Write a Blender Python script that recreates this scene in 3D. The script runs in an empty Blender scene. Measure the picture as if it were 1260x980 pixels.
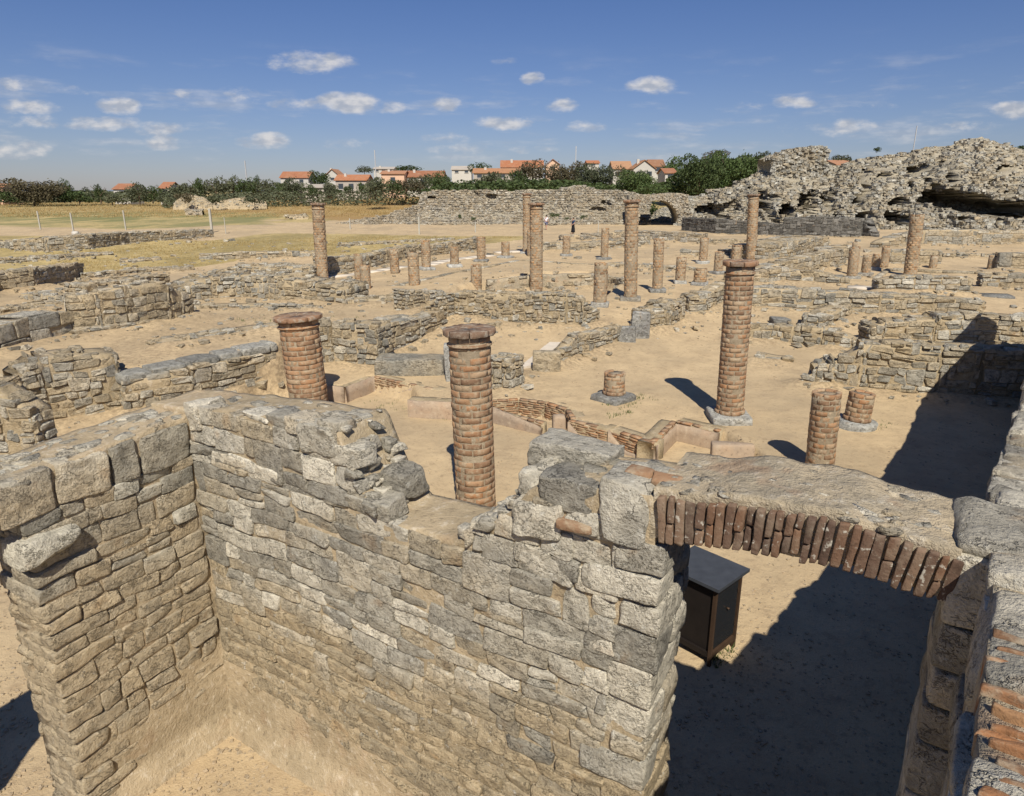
import bpy, math, random
import numpy as np
from mathutils import Vector, Matrix
random.seed(7)
rng = np.random.default_rng(7)
SC = bpy.context.scene
COL = SC.collection

# ------------------------------------------------------------------ camera
CAM_H = 5.0
PITCH = math.radians(16.8)
cam = bpy.data.cameras.new('camera')
cam.sensor_width = 36.0
cam.lens = 845.0 / 1260.0 * 36.0
cam.clip_start = 0.05
cam.clip_end = 20000
cam_o = bpy.data.objects.new('camera', cam)
COL.objects.link(cam_o)
cam_o.location = (0, 0, CAM_H)
cam_o.rotation_euler = (math.pi / 2 - PITCH, 0, 0)
SC.camera = cam_o
SC.view_settings.view_transform = 'Standard'
SC.view_settings.look = 'None'
SC.view_settings.exposure = 0.15
SC.view_settings.gamma = 1.0

# ------------------------------------------------------------------ sun and sky
SUN_DIR = Vector((0.10, -1.0, 1.08)).normalized()      # towards the sun
SUN_EL = math.asin(SUN_DIR.z)
sun = bpy.data.lights.new('sun', 'SUN')
sun.energy = 5.0
sun.angle = math.radians(0.5)
sun.color = (1.0, 0.94, 0.84)
sun_o = bpy.data.objects.new('sun', sun)
COL.objects.link(sun_o)
sun_o.rotation_euler = (-SUN_DIR).to_track_quat('-Z', 'Y').to_euler()

def F_sincos(): pass

class NT:
    """tiny node-tree helper"""
    def __init__(s, tree):
        s.t = tree
    def n(s, typ, props=None, **ins):
        nd = s.t.nodes.new(typ)
        for k, v in (props or {}).items():
            setattr(nd, k, v)
        for k, v in ins.items():
            key = int(k[1:]) if k[0] == '_' and k[1:].isdigit() else k.replace('_', ' ')
            sock = nd.inputs[key]
            if isinstance(v, bpy.types.NodeSocket):
                s.t.links.new(v, sock)
            else:
                sock.default_value = v
        return nd
    def math(s, op, a, b=0.0, c=0.0, clamp=False):
        nd = s.n('ShaderNodeMath', {'operation': op, 'use_clamp': clamp}, _0=a, _1=b, _2=c)
        return nd.outputs[0]
    def vmath(s, op, a, b=(0, 0, 0)):
        return s.n('ShaderNodeVectorMath', {'operation': op}, _0=a, _1=b).outputs[0]
    def mix(s, f, a, b, blend='MIX'):
        nd = s.t.nodes.new('ShaderNodeMix'); nd.data_type = 'RGBA'; nd.blend_type = blend
        for i, v in ((0, f), (6, a), (7, b)):
            if isinstance(v, bpy.types.NodeSocket): s.t.links.new(v, nd.inputs[i])
            else: nd.inputs[i].default_value = v if i == 0 else (*v[:3], 1)
        return nd.outputs[2]
    def ramp(s, f, stops, interp='LINEAR'):
        nd = s.t.nodes.new('ShaderNodeValToRGB'); cr = nd.color_ramp; cr.interpolation = interp
        while len(cr.elements) < len(stops): cr.elements.new(0.5)
        for e, (p, c) in zip(cr.elements, stops):
            e.position = p; e.color = (*c, 1) if len(c) == 3 else c
        s.t.links.new(f, nd.inputs[0])
        return nd.outputs[0]
    def smooth(s, v, lo, hi, a=0.0, b=1.0):
        nd = s.n('ShaderNodeMapRange', {'interpolation_type': 'SMOOTHSTEP'}, _0=v, _1=lo, _2=hi, _3=a, _4=b)
        return nd.outputs[0]
    def noise(s, vec, scale, detail=4.0, rough=0.55, dist=0.0):
        return s.n('ShaderNodeTexNoise', None, Vector=vec, Scale=scale, Detail=detail, Roughness=rough, Distortion=dist).outputs[0]

world = bpy.data.worlds.new('World')
SC.world = world
world.use_nodes = True
wt = world.node_tree
wt.nodes.clear()
W = NT(wt)
sky = wt.nodes.new('ShaderNodeTexSky')
sky.sky_type = 'NISHITA'
sky.sun_disc = False
sky.sun_elevation = SUN_EL
sky.sun_rotation = math.atan2(SUN_DIR.x, SUN_DIR.y)
sky.altitude = 100
sky.air_density = 1.0
sky.dust_density = 0.25
sky.ozone_density = 2.2
tc = wt.nodes.new('ShaderNodeTexCoord').outputs['Generated']
sep = W.n('ShaderNodeSeparateXYZ', None, _0=tc)
sx, sy, sz = sep.outputs
ysafe = W.math('MAXIMUM', sy, 0.02)
cu = W.math('DIVIDE', sx, ysafe)
cv = W.math('DIVIDE', sz, ysafe)
front = W.smooth(sy, 0.05, 0.2)
uv = W.n('ShaderNodeCombineXYZ', None, _0=cu, _1=W.math('MULTIPLY', cv, 2.2), _2=0.0).outputs[0]
edge = W.noise(uv, 26.0, 6.0, 0.62)
PUFFS = [(383, 77, 46, 10, .8), (655, 96, 13, 6, .8), (802, 105, 26, 8, 1.0), (428, 127, 34, 10, 1.1), (690, 130, 18, 7, .9),
         (620, 152, 32, 7, .9), (146, 132, 24, 9, .9), (978, 126, 28, 6, .8), (327, 174, 30, 8, .9), (484, 134, 20, 6, .7),
         (550, 129, 16, 7, .8), (36, 131, 34, 8, .8), (203, 176, 24, 8, .7), (1052, 155, 26, 8, .8), (1248, 136, 26, 8, 1.0),
         (128, 152, 42, 8, .8), (22, 184, 34, 9, .8), (370, 128, 34, 6, .6), (290, 118, 28, 8, .5), (225, 116, 24, 5, .5),
         (12, 104, 22, 6, .6), (90, 112, 22, 5, .4), (926, 130, 20, 5, .5), (1190, 154, 36, 6, .5), (544, 170, 30, 6, .5),
         (718, 156, 24, 6, .5), (40, 150, 30, 7, .6), (190, 158, 40, 8, .6), (640, 184, 40, 5, .4), (430, 178, 30, 6, .5),
         (560, 184, 44, 6, .5), (1080, 130, 26, 4, .4), (842, 168, 22, 5, .4), (620, 74, 14, 5, .3), (1010, 160, 50, 8, .35)]
def tanuv(x, y):
    X = (x - 630) / 845; Y = -(y - 490) / 845
    f = math.cos(PITCH) + Y * math.sin(PITCH)
    return X / f, (-math.sin(PITCH) + Y * math.cos(PITCH)) / f
acc = None; topacc = None
for (px, py, rx, ry, st) in PUFFS:
    u0, v0 = tanuv(px, py)
    a = W.math('DIVIDE', W.math('SUBTRACT', cu, u0), rx / 845 * 1.35)
    b = W.math('DIVIDE', W.math('SUBTRACT', cv, v0), ry / 845 * 1.5)
    r2 = W.math('ADD', W.math('MULTIPLY', a, a), W.math('MULTIPLY', b, b))
    g = W.math('MULTIPLY', W.math('SUBTRACT', 1.0, r2, clamp=True), st)
    acc = g if acc is None else W.math('MAXIMUM', acc, g)
cl = W.math('MULTIPLY', acc, front)
cl = W.math('ADD', cl, W.math('MULTIPLY', W.math('SUBTRACT', edge, 0.5), 1.9))
cl = W.smooth(cl, 0.15, 1.0)
cl = W.math('MULTIPLY', cl, W.smooth(acc, 0.0, 0.28))
# thin broken cloud low over the horizon, all the way round
dirs = W.vmath('MULTIPLY', tc, (1, 1, 6.0))
bn = W.noise(dirs, 7.0, 7.0, 0.6)
band = W.math('MULTIPLY', W.smooth(sz, 0.015, 0.05), W.smooth(sz, 0.19, 0.08))
bc = W.math('MULTIPLY', W.math('MULTIPLY', W.smooth(bn, 0.5, 0.72), band), 0.42)
cmask = W.math('MAXIMUM', W.math('MULTIPLY', cl, 0.85), bc)
shade = W.noise(uv, 40.0, 3.0, 0.5)
ccol = W.mix(W.smooth(shade, 0.35, 0.65), (7.4, 7.9, 9.0), (12.6, 12.2, 12.0))
skc = W.mix(W.smooth(sz, 0.0, 0.5), (.84, .88, 1.20), (0.60, 0.86, 1.34))
skc = W.mix(1.0, sky.outputs[0], skc, 'MULTIPLY')
fin = W.mix(cmask, skc, ccol)
bg = W.n('ShaderNodeBackground', None, Color=fin, Strength=0.052)
wo = wt.nodes.new('ShaderNodeOutputWorld')
wt.links.new(bg.outputs[0], wo.inputs[0])
world.cycles.sampling_method = 'MANUAL'
world.cycles.sample_map_resolution = 512
SC.cycles.max_bounces = 4
SC.cycles.diffuse_bounces = 2
SC.cycles.glossy_bounces = 2
SC.cycles.transparent_max_bounces = 6
SC.render.use_persistent_data = False

# ------------------------------------------------------------------ numpy value noise
_L = rng.random((64, 64, 64)).astype(np.float32)
def vn(P, f=1.0, off=0.0):
    """value noise in [-1,1]; P (n,3)"""
    Q = np.asarray(P, dtype=np.float64) * f + 31.7 + off
    I = np.floor(Q).astype(int); T = Q - I; T = T * T * (3 - 2 * T)
    I &= 63; J = (I + 1) & 63
    x0, y0, z0 = I.T; x1, y1, z1 = J.T; tx, ty, tz = T.T
    def l(a, b, t): return a + (b - a) * t
    r = l(l(l(_L[x0, y0, z0], _L[x1, y0, z0], tx), l(_L[x0, y1, z0], _L[x1, y1, z0], tx), ty),
          l(l(_L[x0, y0, z1], _L[x1, y0, z1], tx), l(_L[x0, y1, z1], _L[x1, y1, z1], tx), ty), tz)
    return r * 2 - 1
def fbm(P, f, o=3, off=0.0):
    s = 0; a = 1.0; t = 0
    for i in range(o):
        s = s + a * vn(P, f * 2 ** i, off + i * 9.3); t += a; a *= .5
    return s / t

# ------------------------------------------------------------------ the lie of the land
def inpoly(X, Y, poly):
    ins = np.zeros(X.shape, bool); n = len(poly)
    for i in range(n):
        x0, y0 = poly[i]; x1, y1 = poly[(i + 1) % n]
        c = ((y0 > Y) != (y1 > Y))
        with np.errstate(divide='ignore', invalid='ignore'):
            xi = (x1 - x0) * (Y - y0) / (y1 - y0 + 1e-12) + x0
        ins ^= c & (X < xi)
    return ins
def sdist(X, Y, poly):
    d = np.full(X.shape, 1e9); n = len(poly)
    for i in range(n):
        x0, y0 = poly[i]; x1, y1 = poly[(i + 1) % n]
        dx, dy = x1 - x0, y1 - y0; L = dx * dx + dy * dy + 1e-12
        t = np.clip(((X - x0) * dx + (Y - y0) * dy) / L, 0, 1)
        d = np.minimum(d, np.hypot(X - x0 - t * dx, Y - y0 - t * dy))
    return np.where(inpoly(X, Y, poly), -d, d)
def ray(x, y):
    X = (x - 630) / 845.; Y = -(y - 490) / 845.
    return X, math.cos(PITCH) + Y * math.sin(PITCH), math.sin(PITCH) - Y * math.cos(PITCH)
def GZ(x, y, z=0.0):
    a, f, d = ray(x, y); t = (CAM_H - z) / d
    return (a * t, f * t)
def sm(t): t = np.clip(t, 0, 1); return t * t * (3 - 2 * t)
TERR = [(-90, 12.5)] + [GZ(8, 541), GZ(66, 519), GZ(157, 503), GZ(240, 494), GZ(345, 476), GZ(391, 450), GZ(466, 450)] + [(-3.0, 22.9), (-2.45, 26.6), (-2.4, 31), (-90, 31)]
TERR = [(x, y + (0.25 if i else 0)) for i, (x, y) in enumerate(TERR)]
BASIN = [GZ(*p) for p in [(330, 470), (380, 474), (422, 478), (457, 465), (500, 476), (512, 493), (600, 497), (604, 495), (638, 493), (670, 497), (696, 505), (702, 518), (745, 528), (803, 545), (832, 520), (885, 531), (925, 556), (968, 610)]] + [(3.6, 9.6), (-7.5, 9.6)]
POOL = [GZ(*p, .8) for p in [(560, 352), (650, 335), (728, 334), (765, 350), (735, 374), (560, 376)]]
BASIN_Z = -0.42
def terrain(X, Y):
    X = np.asarray(X, float); Y = np.asarray(Y, float)
    z = 0.8 * sm((Y - 19) / 11) + 0.2 * sm((Y - 30) / 30)
    # low bank of land under the village, hills far behind
    z = z + 3.0 * sm((Y - 140) / 70) * sm((X + 75) / 40) + 3.0 * sm((Y - 260) / 400) * sm((X + 75) / 60)
    d = sdist(X, Y, TERR)
    z = np.where(Y < 33, np.maximum(z, 0.93 * sm(-d / 0.30)), z)
    d = sdist(X, Y, BASIN)
    z = z + BASIN_Z * sm((-d + 0.20) / 0.14)
    d = sdist(X, Y, POOL)
    z = z - 0.42 * sm((-d) / 0.4)
    return z
def hz(x, y):
    return float(terrain(np.array([x]), np.array([y]))[0])
def G(px, py):
    z = 0.0
    for _ in range(30):
        x, y = GZ(px, py, z); zn = hz(x, y)
        z += (zn - z) * .5
    x, y = GZ(px, py, z)
    return Vector((x, y, z))
def zat(py, Y):
    a, f, d = ray(630, py)
    return CAM_H - d * Y / f
def depth_of(p):
    return p.y * math.cos(PITCH) + (CAM_H - p.z) * math.sin(PITCH)

# ------------------------------------------------------------------ object helpers
def newobj(name, mesh, parent=None, mat=None):
    o = bpy.data.objects.new(name, mesh)
    COL.objects.link(o)
    if parent is not None: o.parent = parent
    if mat is not None and mesh is not None and len(mesh.materials) == 0: mesh.materials.append(mat)
    return o
def tag(o, label=None, cat=None, group=None, kind=None):
    if label: o['label'] = label
    if cat: o['category'] = cat
    if group: o['group'] = group
    if kind: o['kind'] = kind
    return o
def thing(name, label, cat, loc=(0, 0, 0), group=None):
    o = bpy.data.objects.new(name, None); COL.objects.link(o)
    o.location = loc; o.empty_display_size = .2
    return tag(o, label, cat, group)
def mk(name, V, Fc, smooth=True, rnd=None):
    me = bpy.data.meshes.new(name)
    me.from_pydata([tuple(v) for v in V] if not isinstance(V, np.ndarray) else V.tolist(), [], Fc)
    if smooth: me.polygons.foreach_set('use_smooth', [True] * len(me.polygons))
    if rnd is not None:
        a = me.attributes.new('rnd', 'FLOAT', 'POINT'); a.data.foreach_set('value', np.asarray(rnd, dtype=np.float32))
    me.update()
    return me
class MB:
    def __init__(s): s.V = []; s.F = []; s.R = []; s.n = 0
    def add(s, V, Fc, r=None):
        V = np.asarray(V, float); s.V.append(V)
        n = s.n
        s.F.extend([tuple(i + n for i in f) for f in Fc])
        s.R.append(np.full(len(V), random.random() if r is None else r)); s.n += len(V)
    def mesh(s, name, smooth=True):
        return mk(name, np.concatenate(s.V), s.F, smooth, np.concatenate(s.R))
_T = {}
def template(n):
    if n in _T: return _T[n]
    def ax(k):
        if k == 1: return np.array([-1., 1.])
        if k == 2: return np.array([-1., 0., 1.])
        if k == 3: return np.array([-1., -.86, .86, 1.])
        inner = np.linspace(-.9, .9, k - 1) if k < 5 else np.concatenate([[-.93], np.linspace(-.7, .7, k - 3), [.93]])
        return np.concatenate([[-1], inner, [1]])
    A = [ax(k) for k in n]
    idx = {}; V = []; Fc = []
    def vid(i, j, k):
        key = (i, j, k)
        if key not in idx:
            idx[key] = len(V); V.append((A[0][i], A[1][j], A[2][k]))
        return idx[key]
    for a in range(3):
        b, c = (a + 1) % 3, (a + 2) % 3
        for side in (0, n[a]):
            for i in range(n[b]):
                for j in range(n[c]):
                    q = []
                    for (di, dj) in ((0, 0), (1, 0), (1, 1), (0, 1)):
                        t = [0, 0, 0]; t[a] = side; t[b] = i + di; t[c] = j + dj
                        q.append(vid(*t))
                    if side == 0: q.reverse()
                    Fc.append(tuple(q))
    _T[n] = (np.array(V), Fc)
    return _T[n]
SINGLE = (1, 1, 1)
def rock(lo, hi, n=(2, 2, 2), bev=.03, jit=.02, amp=.01, nf=6.0, M=None):
    """rounded irregular block; lo/hi in local coords; M maps (n,3)->(n,3)"""
    P, Fc = template(n)
    lo = np.asarray(lo, float); hi = np.asarray(hi, float)
    c = (lo + hi) / 2; h = (hi - lo) / 2
    a = np.abs(P) ** 9
    e = np.minimum(bev / np.maximum(h, 1e-4), .45)
    Q = P.copy()
    for i in range(3):
        j, k = (i + 1) % 3, (i + 2) % 3
        Q[:, i] = P[:, i] * (1 - e[i] * (a[:, j] + a[:, k]) * .5)
    if jit:
        cj = rng.uniform(-1, 1, (2, 2, 2, 3)) * np.minimum(jit, h * .35)
        T = (P + 1) / 2
        off = 0
        for i in (0, 1):
            for j in (0, 1):
                for k in (0, 1):
                    w = (T[:, 0] if i else 1 - T[:, 0]) * (T[:, 1] if j else 1 - T[:, 1]) * (T[:, 2] if k else 1 - T[:, 2])
                    off = off + w[:, None] * cj[i, j, k]
        V = c + Q * h + off
    else:
        V = c + Q * h
    if M is not None: V = M(V)
    if amp:
        s = rng.uniform(0, 60)
        for k, (f, g) in enumerate(((nf, 1.0), (nf * 2.6, .5))):
            V = V + np.stack([vn(V, f, s + 3 * k), vn(V, f, s + 17 + k), vn(V, f, s + 40 + k)], 1) * amp * g
    return V, Fc

def mesh_np(name, V, F, rnd=None, smooth=False):
    me = bpy.data.meshes.new(name); k = F.shape[1]
    me.vertices.add(len(V)); me.vertices.foreach_set('co', np.ascontiguousarray(V, dtype=np.float32).ravel())
    me.loops.add(F.size); me.polygons.add(len(F))
    me.loops.foreach_set('vertex_index', F.astype(np.int32).ravel())
    me.polygons.foreach_set('loop_start', np.arange(0, F.size, k, dtype=np.int32))
    me.polygons.foreach_set('loop_total', np.full(len(F), k, dtype=np.int32))
    me.polygons.foreach_set('use_smooth', [smooth] * len(F))
    if rnd is not None:
        a = me.attributes.new('rnd', 'FLOAT', 'POINT'); a.data.foreach_set('value', np.asarray(rnd, dtype=np.float32))
    me.update(calc_edges=True); return me
_BV = np.array([(x, y, z) for x in (-1, 1) for y in (-1, 1) for z in (-1, 1)], float)
_BF = np.array([(0, 1, 3, 2), (4, 6, 7, 5), (0, 4, 5, 1), (2, 3, 7, 6), (0, 2, 6, 4), (1, 5, 7, 3)])
def confetti(name, P, w, hf=(.35, .75), spin=.6, tiltamp=.25, jit=.32, dep=1.0):
    """n irregular six-sided stones in one mesh"""
    n = len(P); h = rng.uniform(*hf, n) * w
    q = _BV[None] * (1 + rng.uniform(-jit, jit, (n, 8, 3)))
    q = q * np.stack([w, w * dep, h], 1)[:, None, :] / 2
    a = rng.uniform(-spin, spin, n); t = rng.uniform(-tiltamp, tiltamp, n)
    x = q[..., 0] * np.cos(t)[:, None] + q[..., 2] * np.sin(t)[:, None]; z = -q[..., 0] * np.sin(t)[:, None] + q[..., 2] * np.cos(t)[:, None]; y = q[..., 1]
    X = x * np.cos(a)[:, None] - y * np.sin(a)[:, None]; Y = x * np.sin(a)[:, None] + y * np.cos(a)[:, None]
    V = (np.stack([X, Y, z], 2) + np.asarray(P)[:, None, :]).reshape(-1, 3)
    F = (_BF[None] + (np.arange(n) * 8)[:, None, None]).reshape(-1, 4)
    return mesh_np(name, V, F, np.repeat(rng.random(n), 8))

# ------------------------------------------------------------------ materials
def base_mat(name):
    m = bpy.data.materials.new(name); m.use_nodes = True
    t = m.node_tree; t.nodes.clear()
    N = NT(t)
    bs = t.nodes.new('ShaderNodeBsdfPrincipled')
    out = t.nodes.new('ShaderNodeOutputMaterial')
    t.links.new(bs.outputs[0], out.inputs[0])
    bs.inputs['Roughness'].default_value = .9
    bs.inputs['Specular IOR Level'].default_value = .18
    return m, N, bs
def rand_src(N):
    at = N.n('ShaderNodeAttribute', {'attribute_name': 'rnd'}).outputs['Fac']
    ob = N.n('ShaderNodeObjectInfo').outputs['Random']
    r = N.math('FRACT', N.math('ADD', at, ob))
    r2 = N.math('FRACT', N.math('MULTIPLY', r, 17.31))
    r3 = N.math('FRACT', N.math('MULTIPLY', r, 61.7))
    return r, r2, r3
def put(N, bs, col, h=None, strength=.5, dist=.02):
    N.t.links.new(col, bs.inputs['Base Color'])
    if h is not None:
        b = N.n('ShaderNodeBump', None, Strength=strength, Distance=dist, Height=h)
        N.t.links.new(b.outputs[0], bs.inputs['Normal'])
def stone_mat(name, grey=(.47, .43, .34), dark=(.31, .29, .24), tan=(.53, .435, .285), tanbias=0.0, zlo=None, zhi=None, lichen=.5, sc=1.0, bump=.9, var=.5):
    m, N, bs = base_mat(name)
    pos = N.n('ShaderNodeNewGeometry').outputs['Position']
    r, r2, r3 = rand_src(N)
    off = N.n('ShaderNodeCombineXYZ', None, _0=N.math('MULTIPLY', r, 20), _1=N.math('MULTIPLY', r2, 20), _2=0.0).outputs[0]
    p = N.vmath('ADD', pos, off)
    big = N.noise(p, 2.6 * sc, 4, .6)
    med = N.noise(p, 11 * sc, 5, .65)
    fine = N.noise(p, 55 * sc, 4, .7)
    wide = N.noise(pos, .8 * sc, 3, .6)
    # choice between grey and tan stone: per stone + broad stain
    sel = N.math('ADD', N.math('MULTIPLY', r, .55), N.math('MULTIPLY', wide, .75))
    sel = N.math('ADD', sel, N.math('MULTIPLY', big, .5))
    sel = N.math('ADD', sel, -0.92 + tanbias)
    if zlo is not None:
        z = N.n('ShaderNodeSeparateXYZ', None, _0=pos).outputs[2]
        zz = N.smooth(N.math('ADD', z, N.math('MULTIPLY', N.math('SUBTRACT', wide, .5), 1.6)), zlo, zhi, .75, -.12)
        sel = N.math('ADD', sel, zz)
    tanf = N.smooth(sel, -.12, .38)
    g = N.mix(N.smooth(big, .32, .68), dark, grey)
    g = N.mix(N.smooth(r2, .0, 1.0), g, tuple(min(1, c * 1.45) for c in grey))
    tcol = N.mix(r3, tan, tuple(c * s for c, s in zip(tan, (.80, .76, .70))))
    tcol = N.mix(N.smooth(med, .45, .8), tcol, (.50, .41, .27))
    c = N.mix(tanf, g, tcol)
    # rusty ochre touches
    c = N.mix(N.math('MULTIPLY', N.smooth(N.noise(p, 4.1 * sc, 3, .5), .62, .75), .35), c, (.38, .21, .075))
    c = N.mix(N.math('MULTIPLY', N.smooth(med, .35, .62, 1, 0), .38), c, (.12, .105, .08))
    c = N.mix(N.math('MULTIPLY', N.smooth(fine, .28, .5, 1, 0), .45), c, (.10, .09, .07))
    c = N.mix(N.math('MULTIPLY', N.smooth(fine, .56, .8), .5), c, (.52, .49, .40))
    # pale lichen spots
    sp = N.smooth(N.noise(p, 13.0 * sc, 5, .68), .60, .67)
    c = N.mix(N.math('MULTIPLY', sp, lichen), c, (.60, .58, .50))
    ck = N.math('ABSOLUTE', N.math('SUBTRACT', N.noise(N.vmath('MULTIPLY', p, (1, 1, 1.8)), 3.4 * sc, 5, .7), .5))
    crack = N.smooth(ck, .0, .013, 1, 0)
    c = N.mix(N.math('MULTIPLY', crack, .45), c, (.07, .06, .045))
    val = N.math('ADD', N.math('MULTIPLY', r3, var), 1.02 - var / 2)
    c = N.mix(1.0, c, N.n('ShaderNodeCombineXYZ', None, _0=val, _1=val, _2=val).outputs[0], 'MULTIPLY')
    pit = N.smooth(N.n('ShaderNodeTexVoronoi', None, Vector=p, Scale=34.0 * sc).outputs['Distance'], .0, .3)
    h = N.math('ADD', N.math('MULTIPLY', med, 1.0), N.math('ADD', N.math('MULTIPLY', fine, .6), N.math('ADD', N.math('MULTIPLY', pit, .05), N.math('MULTIPLY', crack, -.5))))
    put(N, bs, c, h, bump, .05 / sc)
    return m
def earth_mat(name, a=(.40, .30, .18), b=(.29, .22, .13), pale=(.56, .48, .36), sc=1.0, bump=.7, red=0.0):
    m, N, bs = base_mat(name)
    pos = N.n('ShaderNodeNewGeometry').outputs['Position']
    n1 = N.noise(pos, 1.7 * sc, 5, .6); n2 = N.noise(pos, 14 * sc, 5, .7); n3 = N.noise(pos, 60 * sc, 3, .7)
    c = N.mix(N.smooth(n1, .35, .65), a, b)
    c = N.mix(N.math('MULTIPLY', N.smooth(n2, .52, .72), .7), c, pale)
    c = N.mix(N.math('MULTIPLY', N.smooth(n2, .46, .3), .6), c, tuple(v * .45 for v in b))
    c = N.mix(N.math('MULTIPLY', N.smooth(n3, .6, .75), .4), c, pale)
    if red: c = N.mix(N.math('MULTIPLY', N.smooth(N.noise(pos, 3.3 * sc, 2, .5), .58, .68), red), c, (.40, .19, .09))
    h = N.math('ADD', n2, N.math('MULTIPLY', n3, .5))
    put(N, bs, c, h, bump, .035 / sc)
    return m
def brick_mat(name, a=(.37, .20, .115), b=(.24, .125, .07), c3=(.44, .31, .20), dust=(.50, .40, .27), dustf=.55, sc=1.0, lichen=0.0):
    m, N, bs = base_mat(name)
    pos = N.n('ShaderNodeNewGeometry').outputs['Position']
    r, r2, r3 = rand_src(N)
    c = N.ramp(r, [(0, b), (.45, a), (.75, tuple(x * s for x, s in zip(a, (1.2, 1.05, .9)))), (1, c3)])
    n1 = N.noise(pos, 9 * sc, 5, .65); n2 = N.noise(pos, 48 * sc, 4, .7)
    c = N.mix(N.math('MULTIPLY', N.smooth(n1, .45, .7), dustf), c, dust)
    c = N.mix(N.math('MULTIPLY', N.smooth(n1, .42, .28), .5), c, tuple(x * .45 for x in b))
    c = N.mix(N.math('MULTIPLY', N.smooth(n2, .55, .75), .35), c, dust)
    c = N.mix(N.math('MULTIPLY', N.smooth(n2, .42, .3), .45), c, tuple(x * .4 for x in b))
    if lichen:
        sp = N.smooth(N.noise(pos, 24.0, 4, .6), .6, .68)
        c = N.mix(N.math('MULTIPLY', sp, lichen), c, (.55, .52, .43))
    put(N, bs, c, N.math('ADD', n1, N.math('MULTIPLY', n2, .5)), .6, .02 / sc)
    return m
def plain_mat(name, col, rough=.8, var=.25, sc=3.0, spec=.2):
    m, N, bs = base_mat(name)
    pos = N.n('ShaderNodeNewGeometry').outputs['Position']
    r, r2, r3 = rand_src(N)
    n = N.noise(pos, sc, 4, .6)
    v = N.math('ADD', N.math('MULTIPLY', N.math('SUBTRACT', n, .5), var * 2), N.math('ADD', 1 - var * .3, N.math('MULTIPLY', r, var * .6)))
    c = N.mix(1.0, (*col, 1), N.n('ShaderNodeCombineXYZ', None, _0=v, _1=v, _2=v).outputs[0], 'MULTIPLY')
    N.t.links.new(c, bs.inputs['Base Color'])
    bs.inputs['Roughness'].default_value = rough
    bs.inputs['Specular IOR Level'].default_value = spec
    return m
M_front = stone_mat('grey_limestone', zlo=.5, zhi=2.2, tanbias=.0, lichen=.55, var=.45)
M_wing = stone_mat('tan_limestone', tan=(.58, .48, .325), tanbias=.10, zlo=.9, zhi=3.1, grey=(.46, .425, .335), dark=(.31, .29, .235), lichen=.25, var=.3)
M_mid = stone_mat('weathered_limestone', tanbias=.16, sc=.6, lichen=.3, grey=(.42, .39, .315), dark=(.26, .25, .21), var=.3)
M_midtan = stone_mat('ochre_limestone', tanbias=.26, sc=.6, lichen=.25)
M_far = stone_mat('pale_rubble_stone', var=.3, tanbias=.2, sc=.28, lichen=.3, grey=(.44, .405, .33), dark=(.30, .28, .235), tan=(.50, .42, .30))
M_fort = stone_mat('grey_rubble_stone', var=.26, tanbias=.14, sc=.22, lichen=.35, grey=(.45, .43, .365), dark=(.29, .28, .245), tan=(.49, .42, .30))
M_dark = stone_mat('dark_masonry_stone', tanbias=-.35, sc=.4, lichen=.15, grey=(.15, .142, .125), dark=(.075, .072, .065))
M_mortar = earth_mat('wall_mortar', red=.1, a=(.45, .355, .225), b=(.34, .27, .17), pale=(.62, .54, .41))
M_sandmortar = earth_mat('sandy_wall_top', a=(.46, .375, .25), b=(.31, .265, .19), pale=(.58, .52, .41), red=.25, bump=1.0)
M_midmortar = earth_mat('earth_mortar', sc=.5, a=(.45, .355, .22), b=(.34, .27, .165))
M_farmortar = earth_mat('rubble_core', sc=.25, a=(.42, .365, .26), b=(.31, .27, .195), pale=(.54, .49, .38))
M_brick = brick_mat('column_brick', a=(.30, .178, .10), b=(.20, .122, .073), c3=(.37, .27, .17), dust=(.40, .32, .215), dustf=.9)
M_capb = brick_mat('cap_brick', a=(.24, .15, .095), b=(.16, .105, .07), c3=(.31, .21, .14), dust=(.36, .31, .24), dustf=.9)
M_rust = brick_mat('rusty_wall_top_brick', a=(.25, .13, .065), b=(.16, .09, .05), c3=(.31, .18, .09), dust=(.36, .30, .21), dustf=.9)
M_brickfar = brick_mat('weathered_brick', a=(.33, .215, .12), b=(.23, .14, .08), c3=(.42, .31, .19), dustf=.7, sc=.5)
M_vous = brick_mat('arch_brick', a=(.145, .09, .06), b=(.09, .058, .042), c3=(.20, .135, .09), dust=(.34, .28, .20), dustf=.3, lichen=.7)
M_jointm = earth_mat('lime_joint', a=(.37, .30, .205), b=(.28, .22, .145), pale=(.50, .43, .32))
M_plaster = earth_mat('worn_plaster', a=(.40, .30, .205), b=(.31, .24, .175), pale=(.48, .39, .28), sc=.8, bump=.25, red=.1)
M_marble = plain_mat('pale_marble', (.58, .51, .41), .7, .18, 5)
M_plinth = stone_mat('plinth_stone', tanbias=-.2, lichen=.6, grey=(.38, .375, .34), dark=(.24, .235, .22))

# ------------------------------------------------------------------ ground
def axis(lo, hi, step, far0, far1, g):
    a = list(np.arange(lo, hi, step))
    s = step; x = hi
    while x < far1: a.append(x); s *= g; x += s
    a.append(far1)
    s = step; x = lo - step
    while x > far0: a.insert(0, x); s *= g * 1.03; x -= s
    a.insert(0, far0)
    return np.array(a)
def refine(a, lo, hi, n=2):
    m = [a[0]]
    for p, q in zip(a[:-1], a[1:]):
        if p > lo and q < hi: m += [p + (q - p) * k / n for k in range(1, n)]
        m.append(q)
    return np.array(m)
xs = refine(axis(-20, 26, .15, -5000, 5000, 1.045), -7.5, 7)
ys = refine(axis(1, 34, .15, -400, 9000, 1.02), 9.3, 18)
GX, GY = np.meshgrid(xs, ys)
fx, fy = GX.ravel(), GY.ravel()
gz = terrain(fx, fy)
P3 = np.stack([fx, fy, fx * 0], 1)
dist = np.hypot(fx, fy)
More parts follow.
